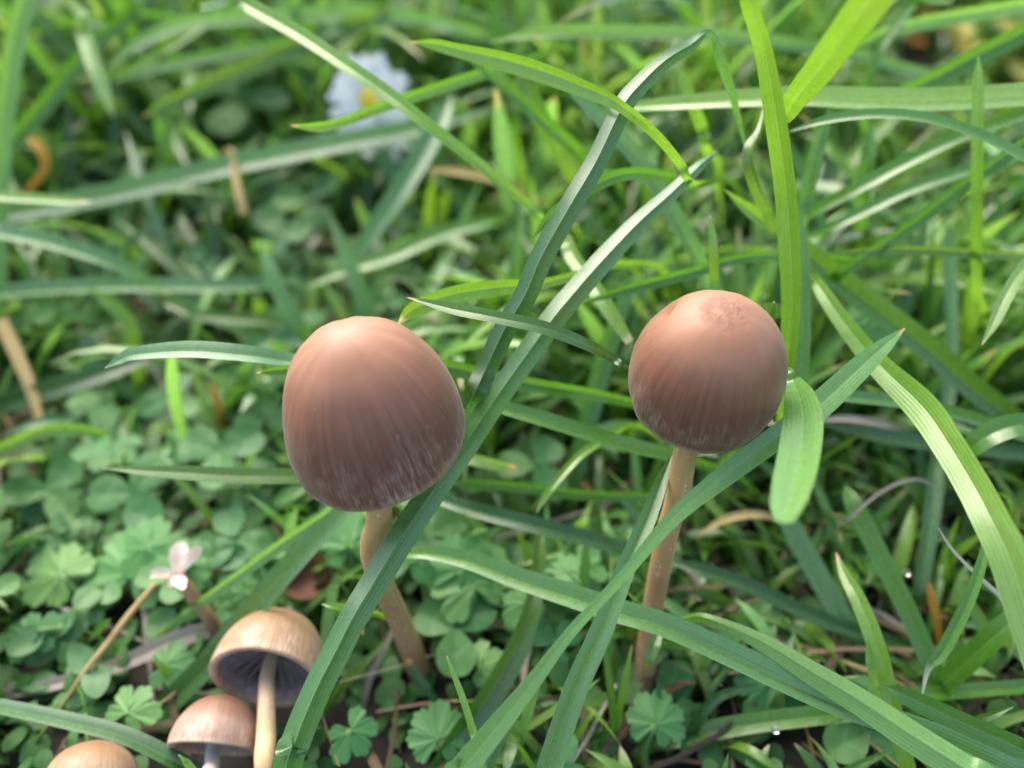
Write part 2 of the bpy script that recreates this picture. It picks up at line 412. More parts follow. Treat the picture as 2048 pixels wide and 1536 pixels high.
def hero(label, pts, w, col, roll=0.0, fold=0.62, tip='s', root='e', tipc=None, col2=None, dry=0.05, twist=0.0, mat=None, name='grass_shoot', cat='grass blade', group=None):  # by default each object is one single blade of grass
    """pts: (u, v, depth mm) from one end to the other; w: width(s) in photo px as seen;
    tip / root: 's' or 'e' ends (or None); the root end is carried on down to the soil"""
    pts = list(pts); ws = list(w) if isinstance(w, (list, tuple)) else [w]*len(pts)
    if len(ws) != len(pts):
        xs = np.linspace(0, 1, len(ws)); ws = list(np.interp(np.linspace(0, 1, len(pts)), xs, ws))
    rl = R(roll)
    def outward(a, b, wa):          # a blade that leaves the frame sideways runs on before it turns down
        L_ = math.hypot(a[0]-b[0], a[1]-b[1]) or 1
        return (a[0]+(a[0]-b[0])/L_*140, a[1]+(a[1]-b[1])/L_*140, a[2]+(a[2]-b[2])/L_*90)
    if root in ('e', 'both') and not 0 < pts[-1][0] < 2048 and pts[-1][1] < 1480: pts.append(outward(pts[-1], pts[-2], 0)); ws.append(ws[-1])
    if root in ('s', 'both') and not 0 < pts[0][0] < 2048 and pts[0][1] < 1480: pts.insert(0, outward(pts[0], pts[1], 0)); ws.insert(0, ws[0])
    P3 = [P(*p) for p in pts]
    Wm = [wi/F*p[2]*0.001/max(0.35, math.cos(rl))/ (0.96) for wi, p in zip(ws, pts)]
    if tip == 's': Wm[0] = 0.0001
    elif tip == 'e': Wm[-1] = 0.0001
    seed = random.uniform(0, 50)
    def carry(end):
        pe, pb = (pts[-1], pts[-2]) if end == 'e' else (pts[0], pts[1])
        du, dv = pe[0]-pb[0], pe[1]-pb[1]; L = math.hypot(du, dv) or 1
        inside = 15 < pe[0] < 2033 and 15 < pe[1] < 1521
        e3 = P(*pe)
        if inside:
            gd = proj(ground_at(pe[0], pe[1]))[2]; Lp = 70 if pe[2] > 0.78*gd else 150
            g = ground_at(pe[0]+du/L*Lp*0.8, pe[1]+max(dv/L*Lp, 0.6*Lp))
            mid = e3*0.5 + g*0.5 + Vector((0, 0, 0.06*(e3-g).length))
        elif pe[1] <= 15:
            g = Vector((e3.x + (e3.x-P(*pb).x)*0.8, max(e3.y+0.07, 0.50), 0)); g.z = ground_z(g.x, g.y)
            mid = e3*0.5 + g*0.5 + Vector((0, 0, 0.25*e3.z))
        else:
            t3 = (P(*pe)-P(*pb)).normalized(); t3.z = min(t3.z, 0.05)
            hz = max(e3.z, 0.004)
            side_exit = pe[1] < 1500
            mid = e3 + t3*(0.45*hz+(0.03 if side_exit else 0.012)) - Vector((0, 0, (0.12 if side_exit else 0.3)*hz))
            g = mid + Vector((t3.x*0.02, t3.y*0.02, 0)); g.z = ground_z(g.x, g.y)
        g.z -= 0.0012
        return mid, g
    n_ext_s = n_ext_e = 0
    if root in ('e', 'both'):
        mid, g = carry('e'); P3 += [mid, g]; Wm += [Wm[-1]*0.85, Wm[-1]*0.6]; n_ext_e = 2
    if root in ('s', 'both'):
        mid, g = carry('s'); P3 = [g, mid] + P3; Wm = [Wm[0]*0.6, Wm[0]*0.85] + Wm; n_ext_s = 2
    c1 = PAL[col]; c2 = PAL[col2] if col2 else c1
    tc = PAL[tipc] if tipc else None
    def cf(t):
        k = t*(len(P3)-1); q = min(max((k-n_ext_s)/max(1, len(pts)-1), 0), 1)
        c = lerp3(c1, c2, q)
        if tc is not None:
            x = q if tip != 'e' else 1-q
            f = min(max((dry*1.5-x)/(dry*0.8), 0), 1); c = lerp3(c, tc, f)
        return c
    n = max(14, 7*(len(P3)-1))
    V, Fc, st, cl, sh = blade_geo(P3, Wm, cf, rl, fold, n, 7, seed=seed, twist=R(twist))
    for p, wi in zip(catmull([(a[0], a[1], a[2]) for a in pts], 24), np.interp(np.linspace(0, 1, 25), np.linspace(0, 1, len(ws)), ws)):
        occ_mark(p[0], p[1], p[2], wi*0.5)
    me = make_mesh(name, V, Fc, st, cl, sh, mats=[mat or M_BLADE])
    basep = P3[-1] if root == 'e' else P3[0]
    o = add_obj(name, me, world_at=basep)
    tag(o, label, cat, group)
    HERO.append(o)
    return o

# ---- the mushrooms -------------------------------------------------------
def tube(pts, rad, n, sides, cap_ends=True, wob=0.0):
    c = catmull(pts, n)
    V, st = [], []
    ref = Vector((1, 0, 0.01))
    for i in range(n+1):
        p = Vector(c[i]); T = (Vector(c[min(i+1, n)])-Vector(c[max(i-1, 0)])).normalized()
        A = ref - T*ref.dot(T); A.normalize(); B = T.cross(A); ref = A
        t = i/n
        r = np.interp(t, np.linspace(0, 1, len(rad)), rad)
        for k in range(sides):
            a = 2*math.pi*k/sides
            rr = r*(1+wob*mnoise.noise((math.cos(a)*1.5, math.sin(a)*1.5, t*6)))
            V.append(p + (A*math.cos(a)+B*math.sin(a))*rr); st.append((math.cos(a), math.sin(a), t))
    Fc = [(i*sides+k, i*sides+(k+1) % sides, (i+1)*sides+(k+1) % sides, (i+1)*sides+k) for i in range(n) for k in range(sides)]
    if cap_ends:
        Fc.append(tuple(range(sides))[::-1]); Fc.append(tuple(range(n*sides, (n+1)*sides)))
    return V, Fc, st
KEEP = []
def clear_of(p, r=0.0):
    return all((Vector(p)-c).length > rr+r for c, rr in KEEP)
def mushroom(label, cap_c, axis, Rr, H, th_max, stem_pts, stem_r, mcap, mstem, p_exp=1.0, dents=(), seed=0, gills=46, rough_apex=0.0, wob=0.03, group='brown mushrooms growing in the lawn', thick=0.0009):
    root_pt = Vector(stem_pts[0])
    e = empty('mushroom', root_pt); tag(e, label, 'mushroom', group)
    ax = Vector(axis).normalized()
    X = Vector((1, 0, 0)); X = (X-ax*X.dot(ax)).normalized(); Y = ax.cross(X)
    C = Vector(cap_c)
    KEEP.append((C+ax*H*0.35, max(Rr, H*0.65)*1.1)); KEEP.append((C-ax*H*0.3, Rr))
    nr, ns = 44, 128
    def prof(th, off=0.0):
        r = (Rr-off)*max(math.sin(th), 0)**p_exp
        return r, (H-off)*math.cos(th)
    def deform(a, t, r, z):
        ft = min(t*3.2, 1.0)
        k = 1 + ft*wob*mnoise.noise((math.cos(a)*1.1+seed, math.sin(a)*1.1, t*1.3)) + ft*0.35*wob*mnoise.noise((math.cos(a)*4+seed, math.sin(a)*4, t*3))
        k += (t**3)*0.012*math.sin(a*9+seed) * mnoise.noise((math.cos(a)*2, math.sin(a)*2, seed))
        for (da, dt, sa, s_t, amp) in dents:
            d = (a-da+math.pi) % (2*math.pi)-math.pi
            k -= amp*math.exp(-(d/sa)**2-((t-dt)/s_t)**2)
        zz = z
        if rough_apex and t < 0.2:
            f = (1-t/0.2)
            zz += Rr*rough_apex*f**0.5*(mnoise.noise((math.cos(a)*r*2300+3, math.sin(a)*r*2300, seed*3.0)) + 0.8*mnoise.noise((math.cos(a)*r*6000+3, math.sin(a)*r*6000, seed*5.0)) - 0.25)
        return r*k, zz*(1+(k-1)*0.6)
    def ring(th, t, off):
        out = []
        for k in range(ns):
            a = 2*math.pi*k/ns
            r, z = prof(th, off); r, z = deform(a, t, r, z)
            out.append(C + X*(r*math.cos(a)) + Y*(r*math.sin(a)) + ax*z)
        return out
    V, st, Fc = [], [], []
    ths = [th_max*(i/nr) for i in range(1, nr+1)]
    V.append(C+ax*H*(1.0-rough_apex*0.2)); st.append((0, 0, 0))
    for th in ths:
        V += ring(th, th/th_max, 0); st += [(math.cos(2*math.pi*k/ns), math.sin(2*math.pi*k/ns), th/th_max) for k in range(ns)]
    # rounded margin and the inside of the dome
    for (th, off) in [(th_max*1.008, thick*0.25), (th_max*1.008, thick*0.75), (th_max, thick)] + [(th_max*f, thick) for f in (0.94, 0.85, 0.72, 0.55, 0.35, 0.15)]:
        V += ring(th, min(th/th_max, 1), off); st += [(math.cos(2*math.pi*k/ns), math.sin(2*math.pi*k/ns), 1.0) for k in range(ns)]
    rows = nr+9
    for k in range(ns): Fc.append((0, 1+k, 1+(k+1) % ns))
    for i in range(rows-1):
        for k in range(ns):
            a = 1+i*ns+k; b = 1+i*ns+(k+1) % ns
            Fc.append((a, a+ns, b+ns, b))
    fm = [0]*ns + sum([[1 if i >= nr+3 else 0]*ns for i in range(rows-1)], [])
    me = make_mesh('cap', V, Fc, st, mats=[mcap, M_GILL], fmat=fm)
    cap_o = add_obj('cap', me, e)
    # gills: thin plates from the margin to the stem, hung in the dome
    V, Fc = [], []
    for g in range(gills*2):
        a = 2*math.pi*g/(gills*2) + random.uniform(-.012, .012)
        short = g % 2
        th0 = th_max*(0.995)
        dirv = X*math.cos(a)+Y*math.sin(a)
        side = (-X*math.sin(a)+Y*math.cos(a))*(Rr*0.010)
        b0 = len(V); nn = 9
        for i in range(nn+1):
            f = i/nn
            th = th0*(1-f) + (R(14) if not short else th0*0.55)*f
            r, z = prof(th, thick*0.95); r, z = deform(a, th/th_max, r, z)
            top = C + dirv*r + ax*z
            zr = H*math.cos(th_max)
            zl = zr + (0.42*H-zr)*max(1-r/Rr, 0)**0.8*(1.0 if not short else 1.35) + thick*0.5
            low = C + dirv*r + ax*min(zl, z)
            V += [top-side, top+side, low+side*0.35, low-side*0.35]
        for i in range(nn):
            q = b0+i*4
            Fc += [(q+1, q+2, q+6, q+5), (q+2, q+3, q+7, q+6), (q+3, q, q+4, q+7)]
    go = add_obj('gills', make_mesh('gills', V, Fc, mats=[M_GILL], smooth=False), e); go['kind'] = 'stuff'; go.parent = cap_o
    V, Fc, st = tube(stem_pts, stem_r, 44, 28, wob=0.07)
    add_obj('stem', make_mesh('stem', V, Fc, st, mats=[mstem]), e)
    for V_ in (ring(R(90), 0.8, 0),):
        us = [proj(p) for p in V_]
        cu = proj(C); rr = max(abs(q[0]-cu[0]) for q in us)
        for aa in range(0, 360, 12):
            for f in (0.2, 0.5, 0.8, 1.0): occ_mark(cu[0]+rr*f*math.cos(R(aa)), cu[1]+rr*f*math.sin(R(aa)), cu[2]+8, 10)
    for p in catmull(stem_pts, 16):
        q = proj(p)
        if q: occ_mark(q[0], q[1], q[2]+2, stem_r[0]/q[2]*1000*F*0.7)
    return e
def cam_axis(right, up, toward):
    """a direction given as seen in the picture"""
    return (RT*right + UP*up - FWD*toward).normalized()
UPV = Vector((0, 0, 1))
# big mushroom on the left: stem bends under the cap, then leans away to the right
c1 = P(755, 858, 90)
ax1 = (UPV + RT*(-0.16) + Vector((0, -0.05, 0))).normalized()
g1 = ground_at(846, 1345)
s1 = [g1 - Vector((0, 0, .002)), P(824, 1300, 118.5), P(790, 1222, 110), P(752, 1140, 101.5), P(745, 1085, 97.5), P(758, 1020, 94), c1 + ax1*0.004]
mushroom('larger brown bell-capped mushroom with a kinked amber stem crossed by a folded grass blade', c1, ax1, 0.01012, 0.0141, R(98), s1,
         [0.0019, 0.0017, 0.00155, 0.00148, 0.0015, 0.00155, 0.0013], M_CAP, M_STEM, p_exp=1.06, seed=1.3, wob=0.035,
         dents=[(R(185), 0.72, 0.35, 0.14, 0.04), (R(-20), 0.9, 0.5, 0.2, 0.03)])
c2 = P(1411, 751, 91)
ax2 = (UPV + RT*(0.02) + Vector((0, -0.20, 0))).normalized()
g2 = ground_at(1282, 1392)
s2 = [g2 - Vector((0, 0, .002)), P(1291, 1330, 118), P(1306, 1220, 110), P(1332, 1080, 101), P(1356, 985, 96.5), P(1372, 900, 93.5), c2 + ax2*0.004]
mushroom('brown domed mushroom with a torn crumbly top and straight amber stem', c2, ax2, 0.00862, 0.0106, R(113), s2,
         [0.0019, 0.0016, 0.00145, 0.0014, 0.0014, 0.00145, 0.0012], M_CAPT, M_STEM, p_exp=0.98, seed=4.1, wob=0.03, rough_apex=0.0,
         dents=[(R(146), 0.46, 0.3, 0.09, 0.13)])
# the small ones at the lower left
cA = P(533, 1347, 110); axA = cam_axis(0.05, 0.63, -0.78)
sA = [P(529, 1640, 96), P(531, 1545, 101), P(532, 1470, 104), P(533, 1405, 106.5), P(535, 1347, 110), cA + axA*0.006]
sA[0].z = -0.002
mushroom('small tan mushroom seen from below with dark purple-brown gills and a yellow-tan stem', cA, axA, 0.0076, 0.0092, R(95), sA,
         [0.0015, 0.0013, 0.00125, 0.00115, 0.001, 0.0008], M_CAP2, M_STEM2, p_exp=0.95, seed=7.7, wob=0.02, gills=22)
cB = P(427, 1491, 105); axB = cam_axis(0.04, 0.84, -0.545)
sB = [P(418, 1640, 97), P(420, 1570, 100), P(424, 1530, 102.5), P(427, 1491, 105), cB + axB*0.004]
sB[0].z = -0.002
mushroom('little pinkish-brown mushroom with a greyish white stem tucked under the tan mushroom', cB, axB, 0.0057, 0.0063, R(94), sB,
         [0.0011, 0.0010, 0.00095, 0.0009, 0.0008], M_CAP3, M_STEM3, p_exp=0.95, seed=2.2, wob=0.02, gills=22)
cC = P(182, 1562, 101); axC = cam_axis(-0.02, 0.87, -0.5)
sC = [ground_at(184, 1700) - Vector((0, 0, .002)), P(183, 1640, 101), P(182, 1590, 101), cC + axC*0.002]
mushroom('small brown mushroom cap beneath the drooping green spikelet', cC, axC, 0.0055, 0.0047, R(97), sC,
         [0.0011, 0.0010, 0.0009, 0.0008], M_CAP2, M_STEM2, p_exp=0.95, seed=5.2, gills=26)

# ---- grass blades one can pick out in the picture ------------------------------
B = hero
# the crossing pair in the middle
B('long folded blade kinked at its top, running down behind the larger brown mushroom',
  [(1490,290,114),(1468,200,107),(1444,125,101.5),(1421,66,99),(1380,90,97),(1329,122,95),(1278,171,93.5),(1244,215,92.5),(1193,321,92),(1141,410,91.5),(1083,513,92),(1049,592,93),(1008,660,94),(974,732,95),(935,812,97)],
  [4,15,20,12,26,32,37,40,42,45,46,45,44,43,40], 'glauc', roll=-4, fold=-0.8, tip=None, root='e', col2='dark')
B('long folded dark blade passing behind the larger cap and in front of its stem',
  [(1436,302,106),(1400,330,103),(1340,388,101),(1280,442,99),(1213,512,97),(1160,572,96),(1110,632,95),(1060,700,94.5),(1010,770,94.5),(962,840,95),(925,895,95),(893,940,94.5),(844,1012,92.5),(800,1079,91),(748,1165,89.5),(707,1233,88),(670,1306,87.2),(638,1368,86.7),(610,1432,86.3),(588,1490,86),(568,1550,85.7)],
  [3,20,30,38,44,46,48,48,48,50,52,53,54,55,55,54,55,55,56,57,58], 'blue', roll=-4, fold=-0.8, tip=None, root='e', col2='glauc')
B('lime blade with a dried cream tip above the larger cap',
  [(796,648,96.5),(827,619,96),(902,590,96),(988,576,97),(1032,572,98.5),(1090,566,101),(1160,548,106),(1250,528,114)],
  [10,30,34,32,26,20,17,15], 'lime', roll=-15, fold=0.3, tip='s', tipc='white', dry=0.05)
B('slim dark green blade crossing in front of the folded pair to the torn-topped mushroom',
  [(815,595,90.5),(902,617,89.5),(988,634,88.5),(1090,657,88.5),(1175,691,90),(1225,717,92.5),(1262,738,95.5)],
  [8,22,25,26,22,16,9], 'olive', roll=20, fold=0.3, tip='s', tipc='tip', dry=0.03, col2='dark')
# long blades of the upper middle
B('curved lime blade arching from the tuft to a pale tip over the daisy side',
  [(822,84,107),(870,88,105),(919,99,103),(1022,123,99),(1107,150,96),(1193,185,93),(1244,212,91.5),(1312,267,94),(1363,328,99),(1385,365,106)],
  [8,20,26,36,36,29,22,19,17,15], 'lime', roll=-25, fold=0.55, tip='s', tipc='tip', dry=0.02)
B('narrow straight lime blade crossing over the daisies diagonally',
  [(440,-30,118),(478,0,116),(598,68,112),(700,136,109),(765,180,108),(851,246,107),(953,325,108),(1056,410,112),(1092,442,118)],
  [30,30,29,27,26,24,22,19,15], 'lime', roll=15, fold=0.3, tip=None, root='both')
B('green blade with a withered pink tip lying across the daisy',
  [(581,251,111),(632,253,112),(690,241,114),(765,212,116),(868,178,120),(960,148,128),(1060,120,142)],
  [10,17,18,21,22,22,18], 'lime', roll=-20, fold=0.45, tip='s', tipc='tip', dry=0.045, col2='green')
B('short green blade leaning beside the arching lime blade', [(926,112,119),(1022,185,121),(1090,246,124),(1152,301,130),(1185,340,138)], [6,22,26,26,20], 'green', roll=10, tip='s')
B('yellowish blade behind the folded pair with a scarred edge', [(1030,130,132),(1060,185,133),(1090,246,136),(1120,295,141),(1150,350,150)], [16,34,36,34,30], 'olive', roll=-20, tip='s', tipc='tip', dry=0.08)
B('bluish blade slanting down behind the folded pair', [(1110,150,122),(1193,232,122),(1278,325,124),(1340,420,126),(1392,513,130),(1420,575,138)], [8,28,31,31,30,26], 'blue', roll=25, tip='s')
B('dark arched blade dipping its tip behind the kinked blade', [(1066,475,99),(1107,427,99.5),(1186,372,102),(1261,346,104),(1346,355,107),(1385,372,112)], [6,22,25,24,19,14], 'green', roll=-15, tip='s', fold=0.4)
B('bright cut blade with a dried square end beside the torn-topped mushroom', [(1261,684,112),(1227,630,113),(1193,578,115),(1145,510,121),(1128,478,127)], [16,28,30,28,24], 'pale', roll=20, tip=None, tipc='white', dry=0.05)
B('green blade running level to the upright yellow-green blade', [(1150,610,108),(1260,576,109),(1380,545,111),(1480,516,114),(1590,510,120),(1700,520,132)], [4,20,22,20,18,16], 'green', roll=-20, tip='s')
B('pale blurred blade hanging straight behind the smaller stem', [(1262,560,136),(1230,650,136),(1206,722,138),(1176,835,140),(1152,937,141),(1138,1033,143)], [22,32,36,36,30,22], 'glauc', roll=15, tip=None)
B('long level blade across the upper lawn fading from green to silver', [(975,84,142),(1100,66,144),(1275,67,148),(1430,72,150),(1560,87,154),(1700,110,158),(1860,150,168)], [6,24,26,26,24,22,20], 'lime', roll=25, tip='s', col2='blue')
# upper right
B('broad upright yellow-green blade standing behind the torn-topped mushroom',
  [(1490,-30,80),(1500,10,81),(1529,103,85),(1553,239,89),(1572,376,94),(1581,500,97),(1584,612,100),(1577,710,104),(1566,800,110)],
  [28,30,34,40,40,40,36,32,28], 'lime', roll=-18, fold=0.4, tip=None, root='e')
B('very broad blurred blade leaning out above the lawn', [(1790,-70,63),(1741,0,67),(1690,68,72),(1640,137,80),(1592,196,92),(1560,236,104)], [70,72,66,58,46,30], 'lime', roll=12, fold=0.15, tip=None, root='e')
B('wide ribbed blade lying level across the upper right with two folds', [(2080,192,112),(1955,200,111),(1826,204,111),(1700,200,112),(1590,196,113),(1480,200,115),(1348,208,119),(1250,216,126)], [44,43,42,40,36,32,24,14], 'pale', roll=-28, fold=0.6, tip=None, root='s')
B('upright narrow blade with a rounded tip over the level ribbed blade', [(1957,113,107),(1956,160,107),(1955,205,107.5),(1954,342,111),(1953,499,117),(1955,590,124)], [8,20,21,21,20,17], 'lime', roll=10, fold=0.2, tip='s', tipc='white', dry=0.02)
B('slender pale blade arching to the right edge under the ribbed blade', [(1575,264,110),(1656,240,108),(1758,229,106),(1861,239,104),(1963,272,102),(2048,315,100),(2090,340,99)], [8,16,19,19,19,20,20], 'glauc', roll=28, tip='s', root='e')
B('flat green blade rising to the right above the crossing leaves', [(2080,222,120),(2048,232,119),(1929,271,118),(1826,318,118),(1724,372,120),(1621,427,126),(1580,452,134)], [22,24,26,27,26,22,18], 'green', roll=-20, tip=None, root='both')
B('long dark green blade rising to the right edge beneath the flat green one', [(2090,255,115),(2048,286,114),(1929,369,114),(1826,448,115),(1724,516,118),(1660,560,124)], [22,24,25,24,22,18], 'green', roll=20, tip=None, root='both', fold=0.5)
B('bluish blade between the two long blades rising to the right', [(2080,298,130),(1950,337,128),(1826,377,128),(1724,425,130),(1640,466,136)], [22,24,24,22,16], 'glauc', roll=-25, tip=None, root='both')
B('thin level blade running to the right edge at the foot of the upright narrow one', [(1645,506,116),(1735,501,116),(1826,499,117),(1963,506,118),(2048,514,119),(2090,518,120)], [5,14,17,17,17,17], 'olive', roll=-20, tip='s')
B('blurred broad blade slanting up into the yellow leaf patch', [(2090,40,134),(2048,64,133),(1950,112,132),(1880,150,132),(1790,192,136),(1720,226,144)], [34,35,36,34,28,20], 'green', roll=22, fold=0.6, tip=None, root='both')
B('blurred green blade tapering to a tip along the top right edge', [(1703,93,144),(1740,78,144),(1800,54,145),(1900,34,148),(2040,10,152),(2090,0,155)], [6,18,25,27,25,24], 'mint', roll=-20, tip='s')
B('green blade behind the broad leaning one rising to the top edge', [(1850,-30,146),(1833,0,145),(1792,51,143),(1758,103,142),(1734,171,144),(1725,230,150)], [14,17,18,18,18,18], 'green', roll=10, tip=None, root='both')
B('twisted narrow blade folded beside the broad upright blade', [(1530,205,104),(1519,260,101),(1499,302,99.5),(1508,359,101),(1533,417,107),(1560,470,115)], [8,14,22,22,20,16], 'olive', roll=-30, fold=0.6, tip='s', twist=60)
B('long dark blade with a lime tip sloping down to the right behind the upright blade', [(1447,378,108),(1502,424,112),(1567,468,117),(1640,530,120),(1690,570,122),(1792,649,123),(1861,703,124),(1929,765,126),(2014,831,130),(2080,880,136)], [5,26,34,42,46,47,46,45,42,38], 'lime', roll=15, tip='s', col2='dark')
B('bluish upright blade hidden half behind the broad upright one', [(1602,420,112),(1604,520,112),(1605,640,112),(1603,720,113),(1600,800,117)], [20,38,42,40,34], 'blue', roll=-30, tip='s', root='e', fold=0.6)
B('soft green blade leaning behind the broad leaning blade', [(1658,218,116),(1645,262,116),(1630,308,117),(1610,393,120),(1600,450,125)], [6,22,27,27,22], 'glauc', roll=20, tip='s')
B('blurred green upright blade in the middle of the right lawn', [(1746,240,132),(1738,300,132),(1731,342,133),(1722,420,138)], [14,26,27,24], 'green', roll=5, tip='s')
B('small lime blade standing left of the broad upright one', [(1355,126,120),(1368,165,120),(1382,205,121),(1403,256,124),(1412,300,128)], [5,20,23,23,18], 'lime', roll=10, tip='s')
B('upright bright blade with a needle tip standing behind the torn top', [(1420,431,99),(1424,462,99.5),(1427,500,100),(1428,560,102),(1428,620,106)], [6,14,17,18,18], 'lime', roll=0, fold=0.2, tip='s', tipc='white', dry=0.03)
B('short pointed blade peeping out beside the torn-topped cap', [(1549,602,97.5),(1540,622,98),(1532,648,99.5),(1525,680,103)], [5,20,20,16], 'green', roll=15, tip='s', tipc='white', dry=0.05)
B('blade hanging its pale tip from the right edge', [(1963,691,101),(1987,643,101.5),(2014,585,102.5),(2045,537,104),(2085,490,107)], [5,20,25,25,24], 'pale', roll=-20, tip='s', tipc='tip', dry=0.03)
# right of the torn-topped mushroom
B('pale minty blade drooping towards the viewer beside the torn-topped cap',
  [(1576,735,99),(1588,764,95),(1601,800,90),(1607,842,85),(1600,905,79),(1586,970,73),(1573,1020,69),(1567,1046,67)],
  [6,28,58,72,76,74,58,32], 'mint', roll=-10, fold=0.3, tip='s', root='s')
B('long straight blade crossing before the smaller stem, its greyish tip pointing right',
  [(1810,656,97.5),(1768,692,96),(1724,731,95),(1638,811,92.5),(1570,862,90),(1450,951,88),(1348,1034,87),(1244,1154,86),(1141,1264,85),(1073,1353,85),(1005,1438,84.5),(926,1534,84),(880,1590,84)],
  [5,28,42,50,46,40,30,21,22,30,42,52,54], 'mint', roll=12, fold=0.3, tip='s', tipc='tip', dry=0.02, twist=20)
B('broad lime blade running down the right side into blur',
  [(1620,545,112),(1650,590,108),(1690,647,105),(1758,729,101),(1844,812,94),(1895,884,89),(1946,968,85),(1984,1040,82),(2020,1115,80),(2052,1216,79),(2088,1330,78.5)],
  [16,28,34,44,60,60,62,66,70,70,66], 'lime', roll=-14, fold=0.35, tip=None, root='e', col2='pale')
B('dark level blade passing under the broad lime one', [(1650,792,112),(1690,794,111),(1792,804,111),(1895,824,113),(1997,855,116),(2080,885,119)], [8,22,25,25,24,22], 'glauc', roll=22, tip='s')
B('bent leaf with a rounded fold at the right edge', [(1925,912,108),(1958,884,106),(1997,862,105),(2048,850,105),(2095,862,108)], [30,42,46,44,40], 'green', roll=15, fold=0.4, tip=None, root='e')
B('blurred bluish upright blade among the right-hand leaves', [(1893,440,140),(1896,510,140),(1902,647,138),(1896,783,136),(1874,920,133),(1861,1033,130),(1840,1168,128)], [18,22,23,24,28,30,26], 'blue', roll=20, tip='s', root='e')
B('dark bluish blade level across the right-hand thatch', [(1630,845,128),(1758,872,127),(1900,892,127),(2048,908,128),(2090,914,130)], [16,28,30,30,28], 'dark', roll=20, tip='s')
B('silver hairlike dry fibre under the broad lime blade', [(1876,1055,100),(1908,1103,100.5),(1963,1158,102),(2010,1200,104),(2028,1218,106)], [3,5,7,9,8], 'silver', tip='s', mat=M_DRY, name='dry_straw', cat='dry grass')
B('orange dried blade beside the silver fibre', [(1858,1165,121),(1864,1200,121),(1874,1243,121.5),(1881,1319,124)], [8,15,15,8], 'orange', tip=None, mat=M_DRY, roll=10, name='dry_straw', cat='dry grass')
B('drooping narrow blade with a long grey dried tip', [(1843,1400,99),(1857,1338,98.5),(1888,1301,98),(1946,1182,98),(1980,1062,99.5),(1995,990,103)], [5,11,24,22,13,9], 'green', roll=10, tip='s', tipc='silver', dry=0.17)
B('wide plain blade rising to the right edge over the dark gap', [(2080,1200,100),(2031,1238,101),(1963,1297,104),(1895,1363,110),(1870,1395,118)], [38,42,43,40,34], 'green', roll=-18, tip=None, root='both', fold=0.25)
B('bright upright blade with a brown tip at the crossing of the two arching blades', [(1672,1105,110),(1690,1150,107),(1717,1199,104),(1751,1284,101),(1779,1387,99.5),(1809,1507,100),(1820,1560,101)], [6,20,30,34,33,30,28], 'lime', roll=-10, fold=0.35, tip='s', tipc='tip', dry=0.06, root='e')
B('tiny blunt blade pressed against the bright upright one', [(1735,1278,97.5),(1738,1308,98),(1744,1345,98.5),(1752,1380,101)], [6,15,16,14], 'mint', roll=10, tip='s')
B('dark blade with a blue sheen slanting behind the arching blades', [(1545,990,128),(1570,1038,126),(1621,1131,124),(1673,1223,122),(1717,1301,121),(1755,1365,122),(1790,1420,126)], [20,34,40,40,38,36,30], 'blue', roll=25, fold=0.6, tip=None)
B('long dark green blade slanting right over the thatch', [(1690,970,122),(1707,1011,119),(1758,1113,116),(1826,1250,113),(1895,1421,112),(1930,1500,114)], [20,33,36,36,34,30], 'green', roll=14, tip='s', root='e')
B('dim green blade running level behind the smaller stem', [(1330,1118,125),(1400,1142,123),(1485,1168,122),(1587,1216,121),(1690,1257,120),(1826,1295,122)], [10,26,28,29,27,18], 'dark', roll=18, tip='s')
B('arching lime-to-blue blade crossing the right foreground',
  [(1340,1246,103),(1375,1236,101),(1416,1237,99),(1519,1280,96),(1621,1341,93),(1724,1403,90.5),(1826,1471,88),(1929,1536,86),(2010,1590,85)],
  [8,14,20,32,44,52,58,60,60], 'lime', roll=12, fold=-0.7, tip='s', col2='mint')
B('long wide blue-sheened blade from behind the larger stem to the lower right corner',
  [(812,1108,108),(919,1118,106),(1022,1155,103.5),(1124,1189,101.5),(1227,1223,100),(1329,1254,98.5),(1450,1307,96.5),(1587,1372,94.5),(1690,1416,93),(1860,1474,91),(2010,1540,90),(2090,1580,90)],
  [20,34,40,44,46,46,48,48,48,50,50,50], 'mint', roll=16, fold=0.8, tip=None, root='both', col2='blue')
B('grey-green blade lying to the right corner above the arching one', [(1770,1372,96.5),(1809,1390,95.5),(1929,1447,94),(2048,1500,93),(2095,1520,93)], [10,32,42,44,44], 'glauc', roll=-15, fold=0.35, tip='s', root='e')
B('ribbed blade lying level across the foot of the right foreground', [(1310,1487,114),(1348,1480,113),(1485,1452,111),(1621,1435,110),(1707,1426,110),(1800,1396,110),(2048,1375,113),(2095,1372,114)], [30,36,37,36,32,28,26,26], 'green', roll=22, fold=0.5, tip=None, root='both')
B('small pointed leaf at the right edge above the corner blade', [(2026,1414,97),(1985,1430,97.5),(1943,1445,99),(1915,1458,102)], [4,15,16,12], 'green', roll=10, tip='s')
B('thin dark curl bending over beneath the wide blue-sheened blade', [(1525,1366,112),(1480,1378,111),(1433,1396,111),(1395,1440,112),(1372,1500,113),(1360,1560,114)], [5,14,19,21,21,20], 'dark', roll=15, tip='s', root='e')
B('short blade rising from the lower right corner', [(1785,1500,103),(1740,1520,104),(1690,1545,105)], [5,14,18], 'green', roll=10, tip='s', root='e')
